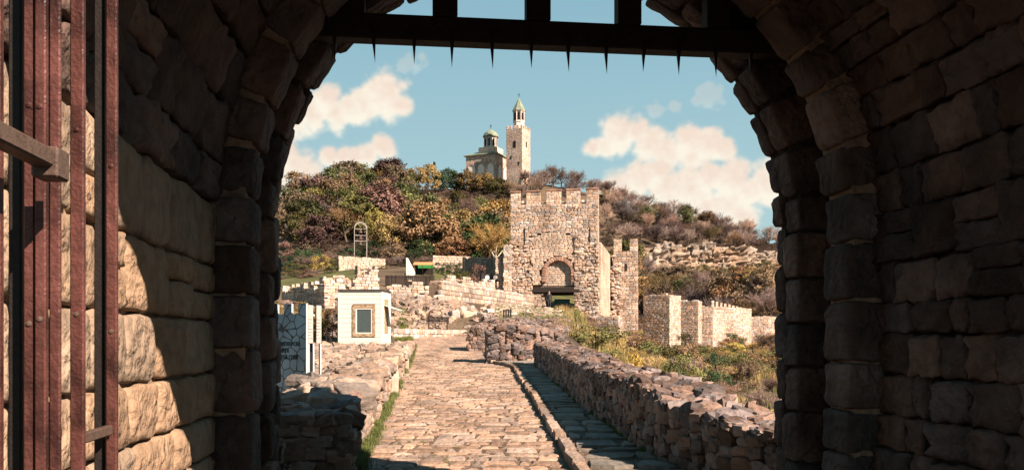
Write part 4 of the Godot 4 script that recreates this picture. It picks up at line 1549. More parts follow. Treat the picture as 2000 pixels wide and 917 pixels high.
	g.box(Vector3(0.5, 0.28, 0.0), Vector3(1.95, 0.6, 0.02))
	obj("valance", g, mat(Color(0.03, 0.16, 0.035), 0.7), t)
	for j in 3:
		g = Geo.new()
		g.tube(Vector3(0.05 + j * 0.9, -0.5, 0.01), Vector3(0.05 + j * 0.9, 0.6, 0.01), 0.025, 0.025, 6)
		obj("post", g, M.dark_iron, t)
	g = Geo.new()
	g.box(Vector3(0.1, -0.5, -1.2), Vector3(1.9, 0.95, -1.1), 0.02)
	obj("back_wall", g, M.old_wood, t)
	sheet("lawn", quad_rows(Vector2(-9.0, 78), Vector2(-3.6, 78), Vector2(-4.4, 94), Vector2(-10.5, 94), 8, 10), M.lawn, 0.06)
	sheet("lawn", quad_rows(Vector2(-22.0, 72), Vector2(-12.6, 72), Vector2(-16.0, 93), Vector2(-28, 93), 8, 10), M.lawn, 0.06)
	sheet("lawn", quad_rows(Vector2(3.2, 97), Vector2(8.6, 97), Vector2(11.0, 133), Vector2(2.0, 133), 10, 16), M.lawn, 0.07)
	# white frame with bells
	t = thing("bell_gantry", "tall white arched metal frame hung with bells on the left slope", "bell frame", at(692, 503, 104), 12)
	var kb := 104.0 / F
	var Wf := 24 * kb
	var Hf := 70 * kb
	var white_metal := mat(Color(0.28, 0.255, 0.22), 0.5)
	for z in [0.0, -0.9]:
		for xx in [0.0, Wf]:
			g = Geo.new()
			g.bar(Vector3(xx, -0.5, z), Vector3(xx, Hf - Wf / 2, z), 0.055, 0.055, 0.01, Vector3.BACK)
			obj("post", g, white_metal, t)
		g = Geo.new()
		for j in 10:
			var w := PI * j / 10
			var w2 := PI * (j + 1) / 10
			g.bar(Vector3(Wf / 2 + cos(w) * Wf / 2, Hf - Wf / 2 + sin(w) * Wf / 2, z), Vector3(Wf / 2 + cos(w2) * Wf / 2, Hf - Wf / 2 + sin(w2) * Wf / 2, z), 0.07, 0.07, 0.0, Vector3.BACK)
		obj("arch", g, white_metal, t)
	for y in [0.48, 0.64, 0.82]:
		g = Geo.new()
		g.bar(Vector3(0, Hf * y, -0.45), Vector3(Wf, Hf * y, -0.45), 0.07, 0.07, 0.01)
		for xx in [0.0, Wf]:
			g.bar(Vector3(xx, Hf * y, 0), Vector3(xx, Hf * y, -0.9), 0.08, 0.08)
		obj("crossbar", g, white_metal, t)
		g = Geo.new()
		g.lathe([Vector2(0, -0.05), Vector2(0.12, -0.1), Vector2(0.17, -0.3), Vector2(0.24, -0.48), Vector2(0.2, -0.48), Vector2(0, -0.3)], 10, Vector3(Wf / 2, Hf * y, -0.45))
		obj("bell", g, M.rail_iron, t)
	# floodlights by the tower's left foot
	for j in 2:
		var p := at(949.0 + 20 * j, 557, 82.0)
		t = thing("floodlight", ["black floodlight on the wall left of the gate tower, further from it", "black floodlight on the wall close to the gate tower's left foot"][j], "floodlight", p, 20 - 50 * j, "big floodlights left of the gate tower")
		g = Geo.new()
		g.box(Vector3(-0.55, 0.35, -0.25), Vector3(0.35, 1.05, 0.2), 0.06)
		obj("housing", g, M.dark_iron, t)
		g = Geo.new()
		g.tube(Vector3(0.05, 0.72, 0.2), Vector3(0.05, 0.72, 0.26), 0.2, 0.2, 12)
		obj("lens", g, M.white_board, t)
		g = Geo.new()
		g.box(Vector3(-0.1, -0.3, -0.06), Vector3(0.05, 0.36, 0.06))
		g.box(Vector3(-0.45, -0.35, -0.3), Vector3(0.45, -0.24, 0.3), 0.02)
		obj("stand", g, M.dark_iron, t)

func make_kiosk() -> void:
	var d := 38.0
	var k := d / F
	var t := thing("kiosk", "small white boarded kiosk with one big window on the rubble terrace", "kiosk", at(660, 676, d), -3.5)
	var W := 87 * k
	var H := 110 * k
	var D := 1.75
	var wx0 := 29 * k
	var wx1 := 73 * k
	var wy0 := 19 * k
	var wy1 := 80 * k
	# boards round the window
	var n := 12
	for j in n:
		var y0 := H * j / n
		var y1 := H * (j + 1) / n - 0.01
		var runs := [[0.05, W - 0.05]]
		if y1 > wy0 and y0 < wy1:
			runs = [[0.05, wx0], [wx1, W - 0.05]]
		for r in runs:
			var g := Geo.new()
			g.box(Vector3(r[0], y0, -0.03), Vector3(r[1], y1, rnd(-0.003, 0.004)), 0.004)
			obj("board", g, M.white_board, t)
		var g := Geo.new()
		g.box(Vector3(W - 0.03, y0, -D + 0.05), Vector3(W + rnd(-0.002, 0.004), y1, -0.05), 0.005)
		obj("side_board", g, M.white_board, t)
		g = Geo.new()
		g.box(Vector3(0.0, y0, -D + 0.05), Vector3(0.03, y1, -0.05), 0.005)
		obj("side_board", g, M.white_board, t)
	var g := Geo.new()
	g.box(Vector3(0.03, 0.0, -D), Vector3(W - 0.03, H, -D + 0.04))
	obj("back_wall", g, M.white_board, t)
	for c in [[0.0, 0.0], [W - 0.08, 0.0], [0.0, -D], [W - 0.08, -D]]:
		g = Geo.new()
		g.box(Vector3(c[0] - 0.006, -0.25, c[1] - 0.09), Vector3(c[0] + 0.086, H, c[1] + 0.012), 0.006)
		obj("corner_post", g, M.white_board, t)
	g = Geo.new()
	g.box(Vector3(0.04, -0.1, -D + 0.05), Vector3(W - 0.04, 0.05, -0.05))
	obj("floor", g, M.old_wood, t)
	g = Geo.new()
	g.poly([Vector3(-0.1, H, 0.1), Vector3(W + 0.1, H, 0.1), Vector3(W + 0.1, H + 0.02, -D - 0.1), Vector3(-0.1, H + 0.02, -D - 0.1)], Vector3.DOWN)
	g.box(Vector3(-0.06, H, -D - 0.06), Vector3(W + 0.08, H + 0.025, 0.06), 0.008)
	obj("roof", g, mat(Color(0.2, 0.165, 0.14), 0.8, "grain", 1.0), t)
	# window: outer worn frame, inner white sash, pane
	g = Geo.new()
	var f := 0.12
	g.box(Vector3(wx0 - 0.02, wy0 - 0.02, -0.04), Vector3(wx0 + f, wy1 + 0.02, 0.035), 0.008)
	g.box(Vector3(wx1 - f, wy0 - 0.02, -0.04), Vector3(wx1 + 0.02, wy1 + 0.02, 0.035), 0.008)
	g.box(Vector3(wx0 + f, wy0 - 0.02, -0.04), Vector3(wx1 - f, wy0 + f, 0.035), 0.008)
	g.box(Vector3(wx0 + f, wy1 - f, -0.04), Vector3(wx1 - f, wy1 + 0.02, 0.035), 0.008)
	var wf := obj("window_frame", g, M.worn_board, t)
	g = Geo.new()
	var a := f + 0.004
	g.box(Vector3(wx0 + a, wy0 + a, -0.03), Vector3(wx0 + a + 0.05, wy1 - a, 0.02), 0.006)
	g.box(Vector3(wx1 - a - 0.05, wy0 + a, -0.03), Vector3(wx1 - a, wy1 - a, 0.02), 0.006)
	g.box(Vector3(wx0 + a + 0.05, wy0 + a, -0.03), Vector3(wx1 - a - 0.05, wy0 + a + 0.05, 0.02), 0.006)
	g.box(Vector3(wx0 + a + 0.05, wy1 - a - 0.05, -0.03), Vector3(wx1 - a - 0.05, wy1 - a, 0.02), 0.006)
	obj("sash", g, M.white_board, wf)
	g = Geo.new()
	g.box(Vector3(wx0 + a + 0.05, wy0 + a + 0.05, -0.012), Vector3(wx1 - a - 0.05, wy1 - a - 0.05, -0.006))
	obj("pane", g, M.glass, wf)
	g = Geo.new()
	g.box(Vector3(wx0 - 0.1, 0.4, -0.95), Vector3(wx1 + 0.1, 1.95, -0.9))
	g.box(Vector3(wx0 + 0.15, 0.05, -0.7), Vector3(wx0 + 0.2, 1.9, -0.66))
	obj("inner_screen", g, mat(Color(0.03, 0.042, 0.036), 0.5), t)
	g = Geo.new()
	g.box(Vector3(W - 0.01, 0.55, -1.25), Vector3(W + 0.02, 2.05, -0.45), 0.006)
	var sw := obj("side_window", g, M.worn_board, t)
	g = Geo.new()
	g.poly([Vector3(W + 0.04, 1.78, -1.3), Vector3(W + 0.04, 1.78, -0.35), Vector3(W + 0.75, 1.55, -0.35), Vector3(W + 0.75, 1.55, -1.3)], Vector3(0.3, 1, 0))
	g.poly([Vector3(W + 0.04, 1.75, -1.3), Vector3(W + 0.04, 1.75, -0.35), Vector3(W + 0.75, 1.52, -0.35), Vector3(W + 0.75, 1.52, -1.3)], Vector3(-0.3, -1, 0))
	g.poly([Vector3(W + 0.04, 1.75, -0.35), Vector3(W + 0.04, 1.78, -0.35), Vector3(W + 0.75, 1.55, -0.35), Vector3(W + 0.75, 1.52, -0.35)], Vector3(0, 0, 1))
	obj("raised_shutter", g, M.white_board, t)

func make_booth() -> void:
	var d := 14.0
	var k := d / F
	var c := at(597, 792, d)
	var turn := -42.0
	var xd := Vector3(cos(deg_to_rad(turn)), 0, -sin(deg_to_rad(turn)))
	var W := 1.0
	var D := 0.3
	var H := 1.62
	var t := thing("coin_booth", "grey castle-shaped coin vending booth printed with stones and lettering", "vending booth", c - xd * W, turn)
	var f := FastNoiseLite.new()
	f.noise_type = FastNoiseLite.TYPE_CELLULAR
	f.cellular_return_type = FastNoiseLite.RETURN_DISTANCE2_SUB
	f.cellular_distance_function = FastNoiseLite.DISTANCE_EUCLIDEAN
	f.frequency = 0.012
	f.seed = 9
	f.fractal_type = FastNoiseLite.FRACTAL_NONE
	var im := Image.create_empty(384, 640, false, Image.FORMAT_RGB8)
	for y in 640:
		for x in 384:
			var q := f.get_noise_2d(x, y * 1.25) + 1.0
			im.set_pixel(x, y, Color(0.03, 0.05, 0.08).lerp(Color(0.46, 0.55, 0.59) * (0.92 + 0.08 * sin(x * 0.02 + y * 0.013)), smoothstep(0.06, 0.1, q)))
	var print_mat := StandardMaterial3D.new()
	print_mat.albedo_texture = ImageTexture.create_from_image(im)
	print_mat.roughness = 0.5
	var grey := mat(Color(0.3, 0.34, 0.35), 0.5)
	var pale := mat(Color(0.42, 0.36, 0.32), 0.6, "grain", 1.0)
	# front with battlements: a slab, its printed sheet as one polygon strip
	var g := Geo.new()
	g.box(Vector3(0, -0.3, -0.04), Vector3(W, H - 0.16, -0.004))
	for b in [[0.0, 0.2], [0.4, 0.6], [0.8, 1.0]]:
		g.box(Vector3(b[0] * W, H - 0.16 + 0.001, -0.04), Vector3(b[1] * W, H, -0.004))
	obj("front_panel", g, grey, t)
	g = Geo.new()
	for b in [[0.0, 1.0, -0.1, H - 0.16], [0.0, 0.2, H - 0.16, H], [0.4, 0.6, H - 0.16, H], [0.8, 1.0, H - 0.16, H]]:
		g.poly([Vector3(b[0] * W, b[2], 0), Vector3(b[1] * W, b[2], 0), Vector3(b[1] * W, b[3], 0), Vector3(b[0] * W, b[3], 0)], Vector3.BACK, [Vector2(b[0], 1 - b[2] / H), Vector2(b[1], 1 - b[2] / H), Vector2(b[1], 1 - b[3] / H), Vector2(b[0], 1 - b[3] / H)])
	obj("stone_print", g, print_mat, t)
	var font := SystemFont.new()
	font.font_names = PackedStringArray(["Droid Sans"])
	font.font_weight = 700
	var lines := [["КОЛЕКЦИОНЕРСКА", 0.976, 0.85], ["МОНЕТА", 0.87, 0.54], ["COLLECTOR COIN", 0.76, 0.78]]
	for l in lines:
		var tm := TextMesh.new()
		tm.text = l[0]
		tm.font = font
		tm.font_size = 64
		tm.pixel_size = 0.00155
		tm.depth = 0.004
		tm.horizontal_alignment = HORIZONTAL_ALIGNMENT_RIGHT
		var o := put("lettering", tm, M.dark_iron, t)
		o.position = Vector3(l[2], l[1], 0.004)
	# right side: text panels above two dark recesses between posts
	g = Geo.new()
	g.box(Vector3(W - 0.04, -0.3, -D), Vector3(W, 0.98, -D + 0.03), 0.004)
	g.box(Vector3(W - 0.04, -0.3, -D / 2 - 0.015), Vector3(W, 0.98, -D / 2 + 0.015), 0.004)
	g.box(Vector3(W - 0.04, -0.3, -0.075), Vector3(W, 0.98, -0.045), 0.004)
	obj("side_post", g, grey, t)
	for b in [[0.0, 0.47], [0.53, 1.0]]:
		g = Geo.new()
		g.box(Vector3(W - 0.04, 0.985, -D * b[1]), Vector3(W - 0.002, H - 0.03, -D * b[0] - 0.045), 0.004)
		var pn := obj("side_panel", g, pale, t)
		for r in 7:
			g = Geo.new()
			var y := 1.36 - r * 0.05
			g.box(Vector3(W - 0.003, y, -D * lerpf(b[0], b[1], 0.85 - 0.1 * (r % 3)) ), Vector3(W + 0.001, y + 0.007, -D * lerpf(b[0], b[1], 0.25)))
			obj("text_line", g, M.rail_iron, pn)
	g = Geo.new()
	g.box(Vector3(0.05, -0.3, -D + 0.02), Vector3(W - 0.2, 1.3, -0.06))
	obj("cabinet", g, M.dark_iron, t)
	g = Geo.new()
	g.box(Vector3(0.0, H - 0.2, -D), Vector3(W - 0.045, H - 0.17, -0.045))
	obj("top", g, grey, t)

func make_small_things() -> void:
	# bench
	var d := 52.0
	var k := d / F
	var t := thing("bench", "dark slatted bench on the terrace above the road's bend", "bench", at(832, 645, d), 4)
	for j in 3:
		var g := Geo.new()
		g.box(Vector3(0, 0.4, -0.42 + j * 0.14), Vector3(1.35, 0.44, -0.3 + j * 0.14), 0.006)
		obj("seat_slat", g, M.old_wood, t)
		g = Geo.new()
		g.box(Vector3(0, 0.5 + j * 0.11, -0.5 - j * 0.02), Vector3(1.35, 0.59 + j * 0.11, -0.46 - j * 0.02), 0.006)
		obj("back_slat", g, M.old_wood, t)
	for x in [0.12, 1.2]:
		var g := Geo.new()
		g.box(Vector3(x, -0.3, -0.5), Vector3(x + 0.06, 0.4, -0.02), 0.01)
		g.box(Vector3(x, 0.4, -0.56), Vector3(x + 0.06, 0.82, -0.502), 0.01)
		obj("leg", g, M.dark_iron, t)
	# small iron posts
	for j in 4:
		var p := foot(984.0 + j * 4.5, 46.0 + j, -0.1)
		var g := Geo.new()
		g.tube(Vector3(0, 0, 0), Vector3(0, 0.62, 0), 0.045, 0.04, 8)
		g.lathe([Vector2(0.055, 0.6), Vector2(0.055, 0.66), Vector2(0.0, 0.7)], 8)
		var b := obj("iron_post", g, M.old_wood)
		b.position = p
		tag(b, "short dark iron post in a row on the rubble mound before the gate tower", "post", "iron posts on the mound")
	for j in 3:
		var p: Vector3 = [at(637, 680, 35), at(647, 680, 33), at(655, 682, 31)][j]
		var g := Geo.new()
		g.bar(Vector3(), Vector3(-0.12 * j, 0.72 - 0.12 * j, 0), 0.045, 0.045, 0.006)
		g.bar(Vector3(-0.12 * j, 0.72 - 0.12 * j, 0), Vector3(-0.12 * j - 0.1, 0.75 - 0.12 * j, 0), 0.05, 0.05, 0.006)
		var b := obj("iron_stake", g, M.dark_iron)
		b.position = p
		tag(b, ["upright black iron stake farthest from the kiosk's wall", "middle black iron stake beside the kiosk", "leaning black iron stake nearest the kiosk's left corner"][j], "stake", "iron stakes by the kiosk")

# ---------------------------------------------------------------- trees and shrubs
var proto := {}

func leaf(g: Geo, p: Vector3, s: float, away: Vector3) -> void:
	var a := Vector3(rng.randfn(), rng.randfn(), rng.randfn()).normalized()
	var b := (away * 0.8 + Vector3(rng.randfn(), rng.randfn() + 0.5, rng.randfn())).normalized()
	var x := a.cross(b).normalized() * s
	var y := x.cross(b).normalized() * s * rnd(0.5, 0.9)
	g.poly([p - x, p - y * 0.8, p + x, p + y * 0.8], b)

func leafy(sd: int, clumps: int, per: int, size: float, low: float, wide: float, spread: float, pointed := 0.0) -> Array:   # [trunk, crown], 1 m high
	rng.seed = sd
	var tr := Geo.new()
	var cr := Geo.new()
	var fork := Vector3(rnd(-0.02, 0.02), low + 0.1, rnd(-0.02, 0.02))
	tr.tube(Vector3(0, -0.08, 0), fork, 0.028, 0.018, 6)
	tr.tube(fork, Vector3(fork.x * 1.5, 0.85, fork.z), 0.018, 0.004, 5)
	for k in clumps:
		var w := rnd(0, TAU)
		var y := pow(rng.randf(), 0.85)
		var env := wide * (sqrt(maxf(0.0, 1.0 - pow(2.0 * y - 0.85, 2) / 1.4)) if pointed == 0.0 else (1.02 - y) * pointed)
		var r := env * sqrt(rnd(0.15, 1.0))
		var c := Vector3(cos(w) * r, low + (0.96 - low) * y, sin(w) * r)
		tr.tube(fork.lerp(Vector3(fork.x, 0.8, fork.z), y * 0.7), c, 0.009, 0.002, 4, false)
		var away := (c - Vector3(0, low + 0.3, 0)).normalized()
		var sh := rnd(0.5, 1.3)
		var m := int(per * rnd(0.6, 1.3))
		for j in m:
			var o := Vector3(rng.randfn(), rng.randfn() * 0.75, rng.randfn()) * spread * 0.6
			var v := sh * rnd(0.9, 1.1)
			cr.col = Color(v * rnd(0.96, 1.06), v, v * rnd(0.9, 1.05))
			leaf(cr, c + o, size * rnd(0.6, 1.2), away)
	return [tr.mesh(), cr.mesh()]

func bare(sd: int, low: float, leaves: int, leafsize: float, stems := 1) -> Array:
	rng.seed = sd
	var tr := Geo.new()
	var cr := Geo.new()
	for s in stems:
		var p0 := Vector3(rnd(-0.08, 0.08), -0.08, rnd(-0.08, 0.08)) * (0.0 if stems == 1 else 1.0)
		var top := p0 + Vector3(rnd(-0.05, 0.05) * stems, low + 0.08, rnd(-0.05, 0.05) * stems)
		tr.tube(p0, top, 0.024 / sqrt(stems), 0.016 / sqrt(stems), 6)
		var n1 := 7 if stems == 1 else 4
		for a in n1:
			var w := TAU * a / n1 + rnd(-0.4, 0.4)
			var tilt := rnd(0.25, 1.0) if a else 0.1
			var d1 := Vector3(cos(w) * sin(tilt), cos(tilt), sin(w) * sin(tilt))
			var p1 := top + d1 * rnd(0.26, 0.36)
			tr.tube(top.lerp(p0, rnd(0, 0.25)), p1, 0.011, 0.006, 5, false)
			for b in 6:
				var d2 := (d1 + Vector3(rng.randfn(), rng.randfn() * 0.6 + 0.25, rng.randfn()) * 0.55).normalized()
				var q0 := top.lerp(p1, rnd(0.35, 1.0))
				var p2 := q0 + d2 * rnd(0.14, 0.24)
				cr.col = Color(0.8, 0.75, 0.72)
				cr.tube(q0, p2, 0.0055, 0.003, 3, false)
				for c in 7:
					var d3 := (d2 + Vector3(rng.randfn(), rng.randfn() * 0.6 + 0.3, rng.randfn()) * 0.6).normalized()
					var r0 := q0.lerp(p2, rnd(0.3, 1.0))
					var p3 := r0 + d3 * rnd(0.08, 0.15)
					var v := rnd(0.75, 1.3)
					cr.col = Color(v, v * 0.97, v * 0.95)
					cr.tube(r0, p3, 0.0032, 0.0016, 3, false)
					for e in 4:
						var d4 := (d3 + Vector3(rng.randfn(), rng.randfn() * 0.6 + 0.3, rng.randfn()) * 0.6).normalized()
						var s0 := r0.lerp(p3, rnd(0.3, 1.0))
						cr.tube(s0, s0 + d4 * rnd(0.04, 0.08), 0.002, 0.0008, 3, false)
					if leaves and rng.randf() < leaves / 100.0:
						for e in 3:
							leaf(cr, r0.lerp(p3, rng.randf()) + Vector3(rng.randfn(), rng.randfn(), rng.randfn()) * 0.012, leafsize, d3)
	return [tr.mesh(), cr.mesh()]

func tuft(sd: int, n: int, blade: float, lean: float) -> ArrayMesh:     # grass or reed
	rng.seed = sd
	var g := Geo.new()
	for k in n:
		var w := rnd(0, TAU)
		var p := Vector3(rng.randfn(), 0, rng.randfn()) * 0.22
		var d := Vector3(cos(w), 0, sin(w)) * rnd(0.1, lean)
		var h := rnd(0.5, 1.0)
		var side := Vector3(-sin(w), 0, cos(w)) * blade
		var v := rnd(0.7, 1.25)
		g.col = Color(v, v * rnd(0.9, 1.05), v)
		var m := p + d * 0.35 * h + Vector3.UP * h * 0.6
		g.poly([p - side, p + side, m + side * 0.7, m - side * 0.7], Vector3(d.x, 0.3, d.z))
		g.poly([m - side * 0.7, m + side * 0.7, p + d * h + Vector3.UP * h], Vector3(d.x, 0.3, d.z))
	return g.mesh()

func foliage(c: Color, through := 0.35) -> StandardMaterial3D:
	var m := StandardMaterial3D.new()
	m.albedo_color = c.linear_to_srgb()
	m.vertex_color_use_as_albedo = true
	m.roughness = 0.75
	m.metallic_specular = 0.25
	if through > 0:
		m.backlight_enabled = true
		m.backlight = Color(through, through, through)
	return m

func make_protos() -> void:
	for k in 4:
		proto["leafy%d" % k] = leafy(100 + k, 44, 110, 0.026, 0.2, 0.41, 0.085)
		proto["bare%d" % k] = bare(200 + k, 0.2, 0, 0.0)
		proto["thin%d" % k] = bare(300 + k, 0.16, 34, 0.014)
		proto["bush%d" % k] = leafy(400 + k, 34, 100, 0.026, 0.02, 0.5, 0.1)
		proto["brush%d" % k] = bare(500 + k, 0.04, 30, 0.016, 3)
	for k in 2:
		proto["conifer%d" % k] = leafy(600 + k, 70, 55, 0.02, 0.06, 0.34, 0.05, 1.0)
		proto["palebark%d" % k] = bare(700 + k, 0.3, 45, 0.012)
	var base := {
		"yellow": foliage(Color(0.29, 0.215, 0.055)), "gold": foliage(Color(0.21, 0.145, 0.056)), "olive": foliage(Color(0.12, 0.115, 0.04)), "green": foliage(Color(0.07, 0.078, 0.03)),
		"dark": foliage(Color(0.03, 0.05, 0.02), 0.2), "rust": foliage(Color(0.17, 0.105, 0.058)), "brown": foliage(Color(0.17, 0.115, 0.065)), "purple": foliage(Color(0.12, 0.075, 0.066), 0.2),
		"twig": foliage(Color(0.2, 0.14, 0.115), 0.0), "greytwig": foliage(Color(0.26, 0.2, 0.165), 0.0), "dry": foliage(Color(0.38, 0.27, 0.12), 0.3), "straw": foliage(Color(0.46, 0.35, 0.14), 0.3),
	}
	M.leaf = {}
	for key in base:                      # each colour in five tones, as trees of a kind differ
		M.leaf[key] = []
		for k in 5:
			var m: StandardMaterial3D = base[key].duplicate()
			var c := m.albedo_color.srgb_to_linear()
			var l: float = [0.7, 1.0, 1.25, 1.5, 1.75][k]
			var w: float = [0.06, -0.1, 0.0, 0.1, -0.04][k]
			m.albedo_color = Color(c.r * l * (1 + w), c.g * l, c.b * l * (1 - w)).linear_to_srgb()
			M.leaf[key].append(m)

# kinds: [shape, leaf colours, words]
const KINDS := {
	"y": ["leafy", ["yellow", "gold"], "yellow-leaved tree"], "o": ["leafy", ["olive"], "olive-green tree"], "g": ["leafy", ["green"], "green bushy tree"], "d": ["leafy", ["dark"], "dark green tree"],
	"b": ["leafy", ["brown", "brown", "gold"], "brown-leaved autumn tree"], "r": ["leafy", ["rust"], "rust-orange tree"], "p": ["thin", ["purple"], "purple-brown thinly leaved tree"], "n": ["bare", ["twig"], "bare brown tree"],
	"w": ["bare", ["greytwig"], "bare grey-twigged tree"], "c": ["conifer", ["green", "dark"], "pointed dark conifer"], "t": ["thin", ["brown", "gold"], "thin brown autumn tree"], "l": ["palebark", ["gold"], "pale-barked tree with sparse golden leaves"],
	"u": ["leafy", ["purple"], "purple-leaved tree"],
	"Y": ["bush", ["yellow"], "yellow bush"], "O": ["bush", ["olive"], "olive bush"], "G": ["bush", ["green"], "green bush"], "D": ["bush", ["dark"], "dark green bush"], "R": ["bush", ["rust"], "rust-coloured bush"],
	"B": ["brush", ["dry"], "dry straw-coloured shrub"], "P": ["brush", ["purple"], "purple-brown leafless shrub"], "T": ["brush", ["twig"], "bare brown shrub"], "S": ["brush", ["straw"], "pale yellow dry shrub"], "V": ["bush", ["purple"], "dark purple-leaved bush"],
}

func plant(kind: String, p: Vector3, h: float, w: float, label: String, group := "") -> Node3D:
	var kd: Array = KINDS[kind]
	var big: bool = kind != kind.to_upper()
	var n := 2 if kd[0] in ["conifer", "palebark"] else 4
	var m: Array = proto[kd[0] + str(rng.randi() % n)]
	var t := thing((kd[2] as String).split(" ")[-1], label, "tree" if big else "shrub", p, rnd(0, 360), group)
	put("trunk" if big else "stem", m[0], M.pale_bark if kind == "l" else M.bark, t)
	put("crown" if big else "foliage", m[1], pick(M.leaf[pick(kd[1])]), t)
	var s := Vector3(w / 0.84, h, w / 0.84)
	for c in t.get_children():
		c.scale = s * Vector3(rnd(0.93, 1.07), rnd(0.97, 1.03), rnd(0.93, 1.07))
	return t

func plant_px(kind: String, u: float, v_top: float, wpx: float, d: float, label: String, group := "") -> void:   # a plant whose foot is on the ground there and whose top is seen at v_top
	var p := foot(u, d, -0.15)
	var h := maxf(at(0, v_top, d).y - p.y, 0.5)
	plant(kind, p, h, wpx / F * d, label, group)

